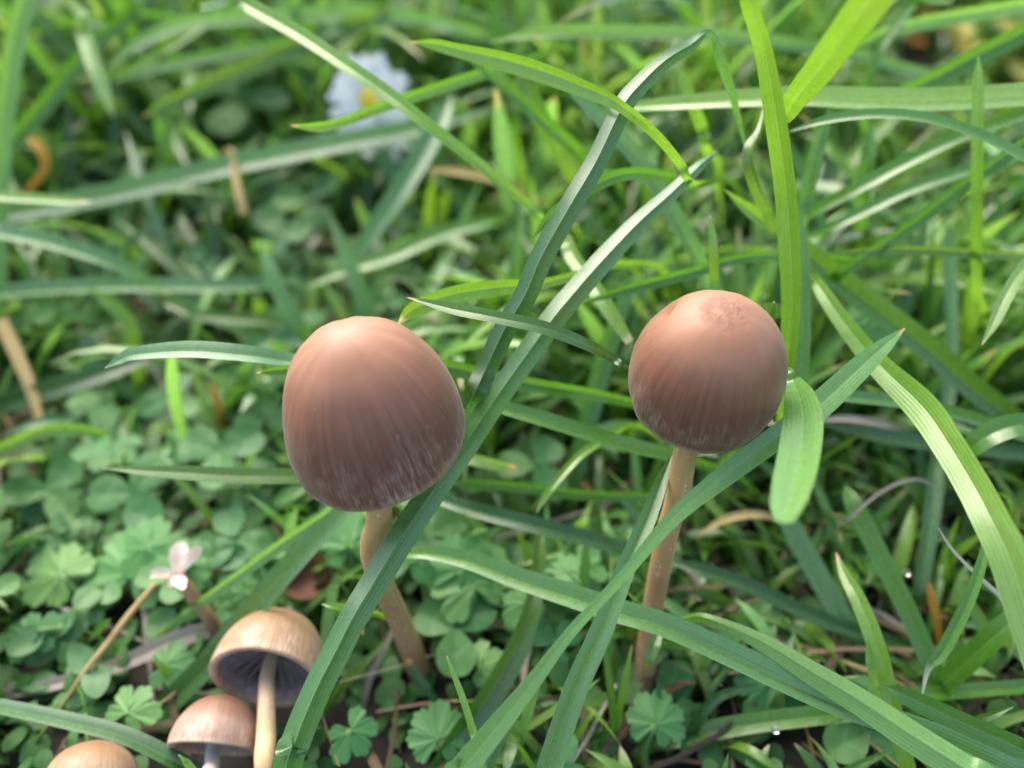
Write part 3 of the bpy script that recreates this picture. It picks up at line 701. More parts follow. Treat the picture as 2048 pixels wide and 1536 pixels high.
# below and between the big mushrooms
B('mid-green blade sloping from the folded pair to the smaller stem', [(945,795,104),(1001,815,104),(1090,841,104.5),(1193,873,106),(1278,897,108),(1352,914,111),(1420,935,118)], [18,27,30,30,28,24,18], 'green', roll=20, tip=None, root='e')
B('blade showing on both sides of the larger cap with its tip on the left', [(513,746,96.5),(555,740,99),(640,733,104),(760,728,108),(892,733,110),(970,750,110),(1090,772,110.5),(1175,786,113),(1270,806,120)], [6,17,22,28,31,30,27,24,18], 'green', roll=-20, tip='s', tipc='white', dry=0.02)
B('green blade lying behind the stems from one mushroom to the other', [(870,962,124),(940,968,123),(1022,971,123),(1158,988,124),(1278,993,126),(1360,998,132)], [8,18,19,20,18,14], 'green', roll=-18, tip='s')
B('yellow-green thin blade with a dried tip pointing down between the mushrooms', [(1073,1025,109),(1085,1003,109),(1107,971,109),(1158,913,111),(1210,879,116),(1262,852,124)], [5,11,15,16,15,12], 'lime', roll=10, tip='s', tipc='grey', dry=0.09)
B('stubby blade with a dried end right of the larger cap', [(1031,938,115),(985,928,115),(935,916,116),(880,905,120),(840,900,126)], [14,22,23,22,18], 'pale', roll=10, tip=None, tipc='tip', dry=0.06)
B('folded blade running down from beneath the torn-topped cap to the lower edge',
  [(1346,905,98),(1322,965,95.5),(1295,1038,93.5),(1254,1131,91.5),(1227,1202,90.5),(1193,1284,90),(1148,1387,90),(1100,1534,90),(1080,1600,90)],
  [14,24,32,36,40,44,46,48,48], 'glauc', roll=0, fold=0.8, tip='s', root='e', col2='blue')
B('dark curved blade with a pale middle stripe behind the straight long one', [(1085,1040,120),(1078,1100,118),(1070,1165,116),(1060,1222,114),(1030,1301,112),(970,1404,110),(919,1475,109),(876,1550,108)], [14,24,28,36,44,48,50,50], 'olive', roll=16, fold=0.8, tip='s', root='e', col2='dark')
B('needle-thin blade standing up from the lower edge between two wide ones', [(893,1311,90),(908,1350,89),(926,1398,88),(947,1466,87),(966,1540,86)], [4,10,13,15,16], 'lime', roll=0, fold=0.3, tip='s', tipc='tip', dry=0.04, root='e')
B('thin dark blade with an orange tip beside the base of the larger stem', [(815,1318,114.5),(830,1343,114),(860,1385,114),(890,1430,114.5),(915,1475,116)], [10,13,15,14,12], 'dark', roll=0, tip=None, tipc='orange', dry=0.1)
B('grey dead stalk standing left of the larger stem base', [(784,1262,119),(764,1302,119),(741,1353,119.5),(724,1420,120),(718,1470,121)], [9,12,13,12,10], 'grey', tip=None, mat=M_DRY, name='dry_straw', cat='dry grass')
B('short lime blade poking out behind the long folded blade', [(643,1208,103),(668,1212,103),(700,1218,104),(760,1230,108)], [4,13,15,12], 'lime', tip='s')
B('pale green stub with a cut end near the lower edge', [(786,1414,117),(762,1446,117),(735,1483,118),(715,1520,119)], [14,18,18,16], 'mint', tip=None, root='e')
B('green blade bowing behind the lower folded blade', [(775,1280,118),(724,1330,117),(680,1377,117),(640,1440,118)], [6,16,18,16], 'olive', tip='s')
B('tiny hanging leaf in front of the smaller stem base', [(1296,1342,105),(1300,1318,104.5),(1310,1285,105),(1322,1262,107)], [4,18,22,12], 'olive', tip='s', root='e')
B('narrow dark blade standing right of the smaller stem base', [(1315,1352,112),(1318,1400,112),(1324,1455,112.5),(1348,1540,113)], [4,11,13,13], 'dark', tip='s', root='e')
B('dark green blade sloping under the larger cap to the smaller stem', [(880,1000,116),(960,1025,114),(1060,1050,113),(1160,1076,113.5),(1248,1100,115),(1310,1120,120)], [22,30,32,31,27,20], 'dark', roll=20, tip=None)
# lower left
B('wide blue-green blade running from under the larger cap down past the tan mushroom', [(706,1002,106),(650,1062,108),(581,1136,110),(496,1236,113),(410,1338,115),(325,1424,117),(273,1486,118),(235,1550,119)], [26,38,44,46,46,44,40,38], 'blue', roll=-22, fold=0.6, tip=None, root='e', col2='dark')
B('pale thin blade lying along the wide blue-green one', [(690,1000,112),(649,1030,113),(560,1090,115),(470,1155,117),(393,1211,119),(308,1280,122),(280,1305,124)], [14,20,22,20,17,12,8], 'mint', roll=18, tip='e', root='s')
B('dark bluish blade sloping down to the lower left edge', [(-30,1405,108),(0,1415,107),(103,1437,105.5),(239,1471,104.5),(342,1519,104),(400,1555,104)], [24,27,30,32,32,32], 'blue', roll=28, fold=0.5, tip=None, root='both', col2='dark')
B('grey-violet dead blade lying across the leaves at the lower left', [(-20,1402,118),(30,1386,118),(103,1370,118),(239,1329,119),(342,1284,120),(415,1262,122)], [8,18,24,28,34,30], 'grey', roll=10, fold=0.5, tip='s', root='e', mat=M_DRY, name='dry_straw', cat='dry grass')
B('little pointed blade before the pinkish-brown mushroom', [(357,1509,99),(372,1524,99),(392,1548,99)], [4,10,14], 'lime', tip='s', tipc='white', dry=0.08, root='e')
B('lime sliver under the dead grey blade', [(306,1310,116),(322,1332,116),(343,1356,117),(355,1372,119)], [8,13,13,8], 'lime', tip='s')
B('bright narrow blade at the lower edge beside the small brown cap', [(275,1440,112),(252,1476,111),(228,1510,110.5),(205,1545,110)], [5,14,18,18], 'lime', tip='s', root='e', roll=10)
# left side
B('pale blue-white blade reaching left from behind the larger cap', [(210,736,100),(240,720,99.5),(273,709,99),(376,702,98.5),(478,709,99),(560,720,101),(640,735,106)], [6,17,25,32,32,28,22], 'blue', roll=40, fold=0.4, tip='s', tipc='tip', dry=0.02)
B('yellow-green blade with a crimped dry band reaching left below the cap', [(204,937,106),(245,938,105.5),(290,942,105),(359,945,105),(478,952,105.5),(595,952,107),(700,950,112)], [5,12,18,27,30,30,26], 'olive', roll=12, fold=0.25, tip='s', tipc='tip', dry=0.02)
LG = 'blurred grass blades on the left side of the lawn'
B('long blue-green blade lying level behind the daisies', [(-30,438,182),(0,432,181),(239,386,180),(444,336,180),(700,284,182),(817,262,186),(1035,206,196)], [36,38,38,38,36,34,26], 'blue', roll=20, tip='e', root='s')
B('arched pale blade sweeping over the upper left corner', [(214,138,186),(273,90,188),(376,48,192),(513,36,198),(700,28,205),(850,42,210),(960,72,216)], [8,20,25,27,28,28,24], 'mint', roll=20, tip='s')
B('thin lime blade with a pale tip inside the big arch', [(137,162,184),(239,148,186),(308,114,190),(393,58,198),(450,10,206),(480,-20,212)], [5,13,15,15,14,13], 'lime', roll=10, tip='s', tipc='white', dry=0.06)
B('pale blade lying below the big arch', [(220,168,178),(325,134,180),(478,104,186),(600,84,194),(700,50,204)], [5,20,22,22,18], 'glauc', roll=15, tip='s')
B('long olive blade with a bleached tip lying left of the daisies', [(285,234,176),(330,208,178),(410,172,182),(581,98,192),(700,48,202),(780,10,212)], [8,24,30,32,28,24], 'olive', roll=-15, tip='s', tipc='straw', dry=0.04)
B('pale upright blade at the left edge', [(60,-30,172),(50,0,171),(28,80,170),(14,180,170),(3,273,170),(0,420,172)], [30,34,36,34,32,26], 'mint', roll=15, tip=None, root='e')
B('green blade slanting through the upper left corner', [(300,-20,196),(270,15,193),(200,78,188),(137,146,182),(85,212,178),(0,308,174),(-30,345,173)], [18,24,28,32,32,30,28], 'green', roll=12, tip=None, root='both')
B('bleached blade tip hanging down at the upper left', [(228,234,170),(210,185,171),(191,137,172),(167,62,176),(160,20,182)], [6,24,27,24,18], 'pale', roll=10, tip='s', tipc='pale', dry=0.1)
B('white-tipped blade poking in from the left edge', [(187,403,140),(150,403,140),(103,400,140),(0,393,142),(-40,388,143)], [6,13,18,20,20], 'pale', roll=-20, tip='s', tipc='white', dry=0.14)
B('blue-white blade curving in from the left edge', [(-30,458,158),(0,466,157),(85,483,156),(188,514,157),(260,544,160),(330,578,166)], [26,28,29,28,24,16], 'blue', roll=36, tip='e', root='s')
B('level bluish blade across the left middle', [(-30,590,166),(0,587,165),(205,575,165),(410,575,167),(520,572,171),(610,556,178)], [24,26,27,26,22,16], 'blue', roll=40, tip='e', root='s')
B('lime blade curling upright at the left middle', [(174,578,160),(205,594,160),(232,616,160),(262,655,161),(275,722,164)], [5,18,25,27,24], 'lime', roll=-10, tip='s')
B('dark broad blade slanting in from the left edge below the lime curl', [(-30,822,158),(0,812,157),(137,771,156),(239,736,158),(330,705,163)], [34,36,36,32,22], 'dark', roll=15, tip='e', root='s')
B('thin lime blade from the left edge over the clover', [(-30,905,142),(0,897,141),(85,863,140),(164,860,141),(230,872,145)], [22,24,25,22,14], 'lime', roll=-12, tip='e', root='s')
B('yellowish dying blade lying left of the larger cap top', [(325,606,164),(370,622,164),(410,633,165),(547,645,168),(620,660,173)], [5,17,20,20,16], 'olive', roll=10, tip='s', tipc='straw', dry=0.1)
B('pale blade running down to the larger cap top from the left', [(520,490,160),(540,545,158),(564,597,157),(595,650,157),(640,710,162)], [18,28,31,31,26], 'glauc', roll=15, tip='s')
B('pale blade crossing above the larger cap', [(655,420,172),(690,500,170),(718,575,168),(742,640,168),(765,700,172)], [14,28,31,30,26], 'glauc', roll=-15, tip='s')
B('pale blade rising right from the crossing above the larger cap', [(610,575,172),(690,540,174),(783,512,176),(885,468,180),(1005,440,186)], [12,24,27,27,20], 'mint', roll=20, tip='s')
B('broad bluish blade hanging left of the arching lime one', [(905,190,184),(880,240,182),(851,301,180),(783,412,178),(700,525,180)], [18,38,42,38,24], 'blue', roll=-20, tip='s')

B('brown dried blade lying behind the narrow lime blade below the daisies', [(855,338,168),(900,342,168),(960,352,168),(1020,372,169),(1060,398,172)], [6,14,16,15,10], 'straw', roll=20, tip='s', mat=M_DRY, name='dry_straw', cat='dry grass')
B('dry straw-coloured stem end hanging below the level blue-green blade', [(488,428,176),(480,395,176),(470,350,178),(462,300,184)], [18,16,12,10], 'straw', roll=10, tip=None, mat=M_DRY, name='dry_straw', cat='dry grass')
B('tan dead blade leaning at the left edge under the dark broad blade', [(0,640,160),(28,700,158),(58,770,156),(80,850,154)], [22,24,20,14], 'straw', roll=10, tip=None, mat=M_DRY, name='dry_straw', cat='dry grass')
B('reddish curled dead blade at the upper left edge', [(30,260,190),(75,290,189),(88,335,189),(60,375,190)], [8,16,16,10], 'orange', roll=20, tip='s', mat=M_DRY, name='dry_straw', cat='dry grass')
B('orange-tipped withered stub among the clover left of the larger cap', [(420,760,156),(430,790,156),(438,820,157)], [8,14,12], 'orange', roll=0, tip='s', mat=M_DRY, name='dry_straw', cat='dry grass')
B('fine pale dry fibre curving over the dark gap right of the smaller stem', [(1690,1045,118),(1760,985,117),(1830,958,117),(1890,985,118)], [5,6,6,4], 'grey', tip='e', root='s', mat=M_DRY, name='dry_straw', cat='dry grass')
B('greyish dry strand lying under the torn-topped cap on its right', [(1600,845,128),(1690,838,127),(1770,850,128),(1830,870,132)], [8,13,13,9], 'grey', roll=20, tip='s', mat=M_DRY, name='dry_straw', cat='dry grass')
B('tan dry strand crossing the dark gap behind the smaller stem', [(1390,1075,128),(1450,1040,127),(1520,1030,127),(1590,1050,130)], [8,14,14,10], 'straw', roll=20, tip='s', mat=M_DRY, name='dry_straw', cat='dry grass')

# ------------------------------------------------------------------ low plants
def leaf_patch(outline_fn, nseg, rings, cup, seed, fold=0.0):
    """flat leaf in the XY plane, base at the origin, pointing +Y; outline_fn(a)->radius round a centre"""
    V, st = [(0, 0.5, 0)], [(0, 0.5, seed)]
    for i in range(1, rings+1):
        f = i/rings
        for k in range(nseg):
            a = 2*math.pi*k/nseg
            x, y = outline_fn(a)
            X, Y = x*f, 0.5+(y-0.5)*f
            V.append((X, Y, 0)); st.append((X*2, Y, seed))
    V = [(x, y, cup*((x*x)+(y-0.5)**2) + fold*abs(x) + 0.03*mnoise.noise((x*4+seed, y*4, seed))) for x, y, z in V]
    Fc = [(0, 1+k, 1+(k+1) % nseg) for k in range(nseg)]
    for i in range(rings-1):
        for k in range(nseg):
            a = 1+i*nseg+k; b = 1+i*nseg+(k+1) % nseg
            Fc.append((a, a+nseg, b+nseg, b))
    return V, Fc, st
def clover_outline(a):
    x, y = math.sin(a), -math.cos(a)
    w = 0.40*(1+0.18*y)
    yy = 0.5+0.5*y
    if y > 0.9: yy -= 0.05*(1-abs(x)/0.436)
    return w*x*(1 if y > -0.2 else 1-0.35*(-y-0.2)), yy
def oval_outline(a):
    x, y = math.sin(a), -math.cos(a)
    return 0.36*x*(1-0.12*y), 0.5+0.5*y
def scaled_mesh(name, geo, mat):
    V, Fc, st = geo
    return make_mesh(name, V, Fc, st, mats=[mat])
CLOVER_ME = [scaled_mesh('leaflet', leaf_patch(clover_outline, 22, 4, cup, sd_, fold), M_CLOVER) for cup, sd_, fold in ((0.25, 0.3, 0.1), (-0.25, 2.2, 0.2), (0.05, 4.1, 0.32))]
OVAL_ME = [scaled_mesh('leaf', leaf_patch(oval_outline, 18, 3, c, s_, f), M_CREEP) for c, s_, f in ((0.3, 1.0, 0.1), (-0.3, 3.0, 0.2))]
def lobed_geo(seed, lobes=5, depth=0.34, teeth=3):
    rnd = random.Random(seed)
    nseg, rings = 120, 6
    V, st = [(0, 0, 0)], [(0, 0, seed)]
    jit = [rnd.uniform(0.85, 1.12) for _ in range(lobes)]
    for i in range(1, rings+1):
        f = i/rings
        for k in range(nseg+1):
            a = R(-155)+R(310)*k/nseg
            q = (k/nseg)*lobes; li = min(int(q), lobes-1); ph = q-li
            lob = math.sin(math.pi*ph)**0.55
            tooth = 0.09*abs(math.sin(math.pi*ph*teeth))
            r = jit[li]*(1-depth+depth*lob + tooth)*(0.86+0.14*math.cos(a))
            r *= f if f < 0.6 else f
            rr = f*((1-f)*0.75+f*r) if f < 1 else r
            z = 0.03*math.cos(2*math.pi*ph)*f - 0.16*f*f + 0.04*mnoise.noise((math.sin(a)*2+seed, math.cos(a)*2, f*2))
            V.append((rr*math.sin(a), rr*math.cos(a), z)); st.append(((ph-0.5)*1.6, f, seed))
    m = nseg+1
    Fc = [(0, 1+k+1, 1+k) for k in range(nseg)]
    for i in range(rings-1):
        for k in range(nseg):
            a = 1+i*m+k
            Fc.append((a, a+1, a+1+m, a+m))
    return V, Fc, st
LOBED_ME = [scaled_mesh('leaf_blade', lobed_geo(s_, lb, dp), M_LOBED) for s_, lb, dp in ((1, 5, 0.3), (5, 7, 0.22), (9, 5, 0.42))]
def orient(nrm, yaw):
    z = Vector(nrm).normalized(); y = Vector((math.sin(yaw), math.cos(yaw), 0)); y = (y-z*y.dot(z)).normalized(); x = y.cross(z)
    return Matrix((x, y, z)).transposed().to_4x4()
def petiole(parent, p_top, p_bot, r, mat, name='petiole', bend=None):
    mid = (Vector(p_top)+Vector(p_bot))*0.5 + (bend or Vector((random.uniform(-.003, .003), random.uniform(-.003, .003), 0)))
    V, Fc, st = tube([p_bot, mid, p_top], [r*1.15, r, r*0.9], 8, 6)
    return add_obj(name, make_mesh(name, V, Fc, st, mats=[mat]), parent)
def clover(p, size, yaw, nrm, label, group, leaflets=3):
    g = Vector((p.x+random.uniform(-.006, .006), p.y+random.uniform(-.006, .006), 0)); g.z = ground_z(g.x, g.y)-0.001
    e = empty('clover_plant', g); tag(e, label, 'clover', group)
    for k in range(leaflets):
        o = bpy.data.objects.new('leaflet', random.choice(CLOVER_ME)); link(o, e)
        n2 = Vector(nrm)+Vector((random.uniform(-.25, .25), random.uniform(-.25, .25), 0))
        a = yaw+R(120)*k+random.uniform(-.15, .15)
        M = orient(n2, a) @ Matrix.Diagonal((size, size*random.uniform(.92, 1.1), size, 1))
        M.translation = p - g
        o.matrix_local = M
    petiole(e, p, g, 0.0005, M_GREENSTEM)
    return e
def lobed_leaf(p, size, yaw, nrm, label, group, kind=None):
    g = Vector((p.x+random.uniform(-.004, .004), p.y+random.uniform(-.004, .004), 0)); g.z = ground_z(g.x, g.y)-0.001
    e = empty('buttercup_leaf', g); tag(e, label, 'leaf', group)
    o = bpy.data.objects.new('leaf_blade', LOBED_ME[kind] if kind is not None else random.choice(LOBED_ME)); link(o, e)
    M = orient(nrm, yaw) @ Matrix.Diagonal((size, size, size, 1)); M.translation = p-g
    o.matrix_local = M
    petiole(e, p, g, 0.0006, M_GREENSTEM)
    return e
TILT = Vector((0, -0.35, 1))
for (u, v, d, r) in [(725, 190, 190, 55), (760, 285, 196, 40), (690, 205, 190, 40), (352, 1130, 118, 62), (390, 1195, 119, 24), (415, 1232, 121, 22), (580, 1165, 120, 55), (178, 1465, 106, 20), (150, 1380, 108, 12), (245, 1250, 112, 14), (285, 1200, 112, 14)]:
    occ_mark(u, v, d, r)
# lobed leaves of the picture: (u, v, depth, half size px, yaw, label)
for (u, v, d, s, yaw, k, lab) in [
    (262, 1150, 136, 112, R(10), 1, 'large pale scalloped leaf behind the withered flower stalk'),
    (120, 1150, 140, 80, R(-60), 0, 'blurred lobed leaf left of the large scalloped leaf'),
    (255, 1425, 117, 62, R(30), 2, 'lobed leaf under the dead grey blade near the small brown cap'),
    (330, 1330, 124, 52, R(80), 0, 'lobed leaf peeping over the grey-violet dead blade'),
    (875, 1480, 119, 66, R(0), 1, 'scalloped leaf on the soil below the larger stem'),
    (1310, 1450, 117, 62, R(20), 1, 'scalloped leaf on the soil at the foot of the smaller stem'),
    (1060, 1330, 121, 42, R(-30), 0, 'small lobed leaf between the straight blade and the striped one'),
    (700, 1460, 118, 60, R(140), 2, 'lobed leaf low beside the yellow-tan stem'),
    (960, 1330, 125, 56, R(60), 2, 'dim lobed leaf behind the needle-thin blade'),
    (60, 1280, 132, 64, R(-20), 2, 'lobed leaf above the dead blade at the left edge'),
    (1730, 650, 136, 70, R(60), 2, 'toothed leaf half hidden behind the long dark blade')]:
    d = lift(u, v, d, 0.0045+0.42*s/F*d*0.001)
    for da in range(0, 360, 30):
        for f in (0.0, 0.45, 0.85): occ_mark(u+s*f*math.cos(R(da)), v+s*f*0.75*math.sin(R(da)), d+4, 8)
    lobed_leaf(P(u, v, d), s/F*d*0.001, yaw, TILT+Vector((random.uniform(-.15, .15), 0, 0)), lab, None, k)
# clovers of the picture
CG = 'clover leaves on the left of the lawn'
for (u, v, d, s, yaw, lab) in [
    (1736, 1462, 111, 100, R(-120), 'clover leaf lying under the arching blade at the lower right'),
    (440, 905, 138, 95, R(-70), 'large clover leaf beside the larger cap'),
    (265, 985, 136, 95, R(150), 'clover leaf under the crimped yellow-green blade'),
    (470, 1075, 130, 80, R(100), 'clover leaf between the withered stalk and the larger stem'),
    (420, 1120, 128, 70, R(-150), 'dark clover leaflet group touching the withered flower'),
    (620, 400, 205, 75, R(40), 'clover leaf left of the daisies'),
    (560, 470, 190, 80, R(-40), 'clover leaf above the larger cap on its left'),
    (100, 980, 140, 80, R(20), 'clover leaf at the left edge over the dark gap'),
    (1070, 930, 138, 80, R(30), 'round clover leaf between the two brown mushrooms'),
    (480, 200, 225, 95, R(80), 'pale clover leaf behind the olive blade')]:
    d = lift(u, v, d, 0.004+0.3*s/F*d*0.001)
    for da in range(0, 360, 30):
        for f in (0.0, 0.45, 0.85): occ_mark(u+s*f*math.cos(R(da)), v+s*f*0.75*math.sin(R(da)), d+4, 8)
    clover(P(u, v, d), s/F*d*0.001, yaw, TILT, lab, None)
# many more, scattered through the left of the lawn
rng = random.Random(21)
LAND = [(P(733, 205, 196), 'behind the daisies'), (P(751, 836, 90), 'behind the larger cap'), (P(1412, 741, 91), 'behind the torn-topped cap'), (P(352, 1150, 129), 'around the withered flower'),
        (P(541, 1316, 113), 'beside the tan mushroom with gills'), (P(182, 1540, 110), 'beside the drooping spikelet'), (P(846, 1345, 120), 'at the foot of the larger stem'), (P(1282, 1392, 120), 'at the foot of the smaller stem'),
        (P(273, 705, 130), 'under the pale blue-white blade'), (P(290, 942, 140), 'under the crimped yellow-green blade'), (P(1750, 1300, 115), 'near the bright upright brown-tipped blade'), (P(1950, 1100, 120), 'under the broad lime blade on the right'),
        (P(1985, 80, 350), 'near the yellow fallen leaves'), (P(214, 138, 190), 'under the big pale arch'), (P(100, 480, 170), 'under the curving blue-white blade'), (P(1955, 400, 125), 'near the upright narrow round-tipped blade')]
def near(p):
    return min(LAND, key=lambda l: (Vector((l[0].x, l[0].y, 0))-Vector((p.x, p.y, 0))).length)[1]
def free(p, r_px, margin=2.0):
    q = proj(p)
    if q is None or q[2] < 100: return False
    for du in (-r_px, 0, r_px):
        for dv in (-r_px, 0, r_px):
            if OCC.get((int((q[0]+du)//14), int((q[1]+dv)//14)), 1e9) > q[2]-margin and (int((q[0]+du)//14), int((q[1]+dv)//14)) in OCC: 
                return False
    return True
cnt = 0
for i in range(900):
    u, v = rng.uniform(-150, 2200), (rng.uniform(60, 1560) if i % 3 else rng.uniform(1150, 1640))
    dens = 1.0 if u < 640 and v > 480 else (0.55 if u < 900 else (0.5 if v > 1150 and u < 1400 else 0.12))
    if rng.random() > dens: continue
    g = ground_at(u, v)
    p = Vector((g.x, g.y, rng.uniform(0.003, 0.016)))
    s = rng.uniform(0.0036, 0.0072)
    q = proj(p)
    if not clear_of(p, s): continue
    if q is None or q[2] < 102 or not free(p, s*1000/q[2]*F*0.8): continue
    nrm = Vector((rng.uniform(-.3, .3), rng.uniform(-.6, .1), 1))
    r = rng.random()
    if r < 0.62:
        lab = ('tiny' if s < 0.0048 else 'small' if s < 0.006 else 'broad')+' clover leaf '+near(p)
        clover(p, s, rng.uniform(0, 6.28), nrm, lab, 'scattered, '+lab)
    else:
        lab = ('tiny' if s < 0.0048 else 'small' if s < 0.006 else 'broad')+' lobed leaf '+near(p)
        lobed_leaf(p, s*1.05, rng.uniform(0, 6.28), nrm, lab, 'scattered, '+lab)
    cnt += 1
    if cnt >= 230: break
print('low plants', cnt)
# creeping stems of small oval leaves at the far left
for i, (u, v, d) in enumerate([(150, 1080, 141), (60, 1100, 143), (205, 1205, 133), (90, 1210, 136), (30, 1160, 139), (170, 1300, 127), (130, 1440, 117)]):
    base = P(u, v, d)
    g = Vector((base.x, base.y, ground_z(base.x, base.y)-0.001))
    e = empty('creeping_plant', g); tag(e, 'little creeping stem with paired oval leaves near the lobed leaves', 'plant', 'creeping oval-leaved stems')
    h = max(base.z, 0.006)
    top = g + Vector((rng.uniform(-.006, .006), rng.uniform(-.004, .006), h+0.003))
    petiole(e, top, g, 0.0005, M_GREENSTEM, 'stem')
    for k in range(8):
        f = 0.35+0.65*k/7
        o = bpy.data.objects.new('leaf', OVAL_ME[k % 2]); link(o, e)
        s = rng.uniform(0.0035, 0.0055)
        M = orient((rng.uniform(-.5, .5), rng.uniform(-.7, .1), 1), rng.uniform(0, 6.28)) @ Matrix.Diagonal((s, s, s, 1)); M.translation = (top-g)*f
        o.matrix_local = M

# ---- daisies --------------------------------------------------------------------
def petal_mesh():
    V, Fc, st = [], [], []
    n, c = 7, 3
    for i in range(n+1):
        t = i/n
        w = 0.085*(0.45+0.75*t)*(1.0 if t < 0.85 else math.sqrt(max(1-((t-0.85)/0.15)**2, 0.02)))
        for k in range(c):
            s = k/(c-1)*2-1
            V.append((w*s, t, 0.05*math.sin(t*2.2)+0.02*abs(s))); st.append((s, t, 0))
    for i in range(n):
        for k in range(c-1):
            a = i*c+k; Fc.append((a, a+1, a+1+c, a+c))
    return make_mesh('petal', V, Fc, st, mats=[M_PETAL])
PETAL = petal_mesh()
def daisy(center, nrm, rad, label, npet=34, skip=()):
    g = Vector((center.x+0.004, center.y+0.012, 0)); g.z = ground_z(g.x, g.y)-0.001
    e = empty('daisy', g); tag(e, label, 'daisy')
    M0 = orient(nrm, 0.3); c = center-g
    V, Fc, st = [], [], []
    nr, ns = 5, 16; rd = rad*0.32
    V.append(M0 @ Vector((0, 0, rd*0.7))+c)
    for i in range(1, nr+1):
        th = R(100)*i/nr
        for k in range(ns):
            a = 2*math.pi*k/ns
            V.append(M0 @ Vector((rd*math.sin(th)*math.cos(a), rd*math.sin(th)*math.sin(a), rd*0.7*math.cos(th)))+c)
    Fc = [(0, 1+k, 1+(k+1) % ns) for k in range(ns)] + [(1+i*ns+k, 1+(i+1)*ns+k, 1+(i+1)*ns+(k+1) % ns, 1+i*ns+(k+1) % ns) for i in range(nr-1) for k in range(ns)]
    o = bpy.data.objects.new('disc', make_mesh('disc', V, Fc, mats=[M_DISC])); link(o, e)
    for k in range(npet):
        a = 2*math.pi*k/npet
        if any(lo < math.degrees(a) < hi for lo, hi in skip): continue
        o = bpy.data.objects.new('petal', PETAL); link(o, e)
        s = rad*random.uniform(0.88, 1.05)
        Mr = Matrix.Rotation(a, 4, 'Z') @ Matrix.Rotation(R(random.uniform(-6, 16)+(7 if k % 2 else 0)), 4, 'X') @ Matrix.Translation((0, rd*0.35, 0)) @ Matrix.Diagonal((s*1.25, s-rd*0.3, s, 1))
        M = M0 @ Mr; M.translation = M.translation + c
        o.matrix_local = M
    petiole(e, center, g, 0.0009, M_GREENSTEM, 'stem', Vector((0, 0.004, 0)))
    return e
daisy(P(733, 205, 196), cam_axis(0.72, -0.1, 0.72), 0.0118, 'white daisy with a yellow centre facing sideways behind the crossing blades')
daisy(P(764, 262, 200), cam_axis(0.25, -0.55, 0.45), 0.0085, 'drooping white daisy hanging just below the other daisy', npet=20)
# ---- withered flower stalk ------------------------------------------------------
def withered():
    a, b = P(352, 1150, 117), P(420, 1238, 121.5)
    g = ground_at(455, 1290); g.z -= 0.001
    e = empty('withered_flower', g); tag(e, 'withered tan flower stalk with curled whitish petals in front of the scalloped leaf', 'withered flower')
    V, Fc, st = tube([g, b, (a+b)/2, a], [0.0009, 0.001, 0.001, 0.0012], 16, 10, wob=0.2)
    add_obj('stalk', make_mesh('stalk', V, Fc, st, mats=[M_TANSTALK]), e)
    for (du, dv, w, bend, dd) in [(-52, 4, 20, -16, -2), (8, -66, 34, 10, 1), (52, -54, 22, 26, -3), (-16, 22, 24, 0, -5), (14, 30, 26, -6, -6), (26, -38, 18, -10, 3)]:
        p0 = a; p1 = P(352+du*0.55+bend*0.3, 1150+dv*0.6-abs(bend)*0.4, 117+dd*0.5); p2 = P(352+du, 1150+dv, 117+dd)
        V, Fc, st, cl, sh = blade_geo([p0, p1, p2], [w*0.35/F*.129, w/F*.129, w*0.35/F*.129], lambda t: (0.7, 0.5, 0.4), R(random.uniform(-20, 20)), 0.5, 10, 5)
        add_obj('petal', make_mesh('petal', V, Fc, st, cl, mats=[M_WITHERED]), e)
withered()
# ---- curled dead leaf, and far leaves painted as if sunlit -----------------------------------------------------------
def dead_or_sunpainted_leaf(u, v, d, w, h, label, mat=M_DEADLEAF, nrm=None, yaw=0.0, name='fallen_leaf', group=None, z=None):
    p = P(u, v, d)
    if z is not None:
        p = ground_at(u, v); p.z += z
    V, Fc, st = leaf_patch(oval_outline, 26, 5, 0.9, u*0.01, 0.25)
    M = orient(nrm or TILT, yaw) @ Matrix.Diagonal((w, h, (w+h)/2, 1)); M.translation = p
    V = [M @ Vector(q) for q in V]
    o = add_obj(name, make_mesh(name, V, Fc, st, mats=[mat]), world_at=p)
    tag(o, label, 'leaf', group)
dead_or_sunpainted_leaf(575, 1185, 128, 0.010, 0.0095, 'reddish-brown curled dead leaf between the larger stem and the wide blue-green blade', yaw=R(60))
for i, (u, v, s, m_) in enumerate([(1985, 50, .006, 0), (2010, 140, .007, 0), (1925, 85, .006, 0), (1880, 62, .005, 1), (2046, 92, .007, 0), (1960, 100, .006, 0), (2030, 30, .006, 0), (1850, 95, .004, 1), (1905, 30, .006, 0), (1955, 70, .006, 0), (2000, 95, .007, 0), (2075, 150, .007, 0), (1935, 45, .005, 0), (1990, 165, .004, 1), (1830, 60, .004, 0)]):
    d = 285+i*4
    occ_mark(u, v, d+4, 34)  # added leaves; their light colour imitates a sunlit patch out of focus
    dead_or_sunpainted_leaf(u, v, d, s*1.7, s*2.2, ['small yellow fallen leaf in the bright patch beyond the grass', 'small orange fallen leaf in the bright patch beyond the grass'][m_], [M_SUNLITYELLOW, M_SUNLITORANGE][m_],
              nrm=(random.uniform(-.3, .3), random.uniform(-.7, .0), 1), yaw=random.uniform(0, 6), group=['yellow fallen leaves in the bright patch', 'orange fallen leaves in the bright patch'][m_])
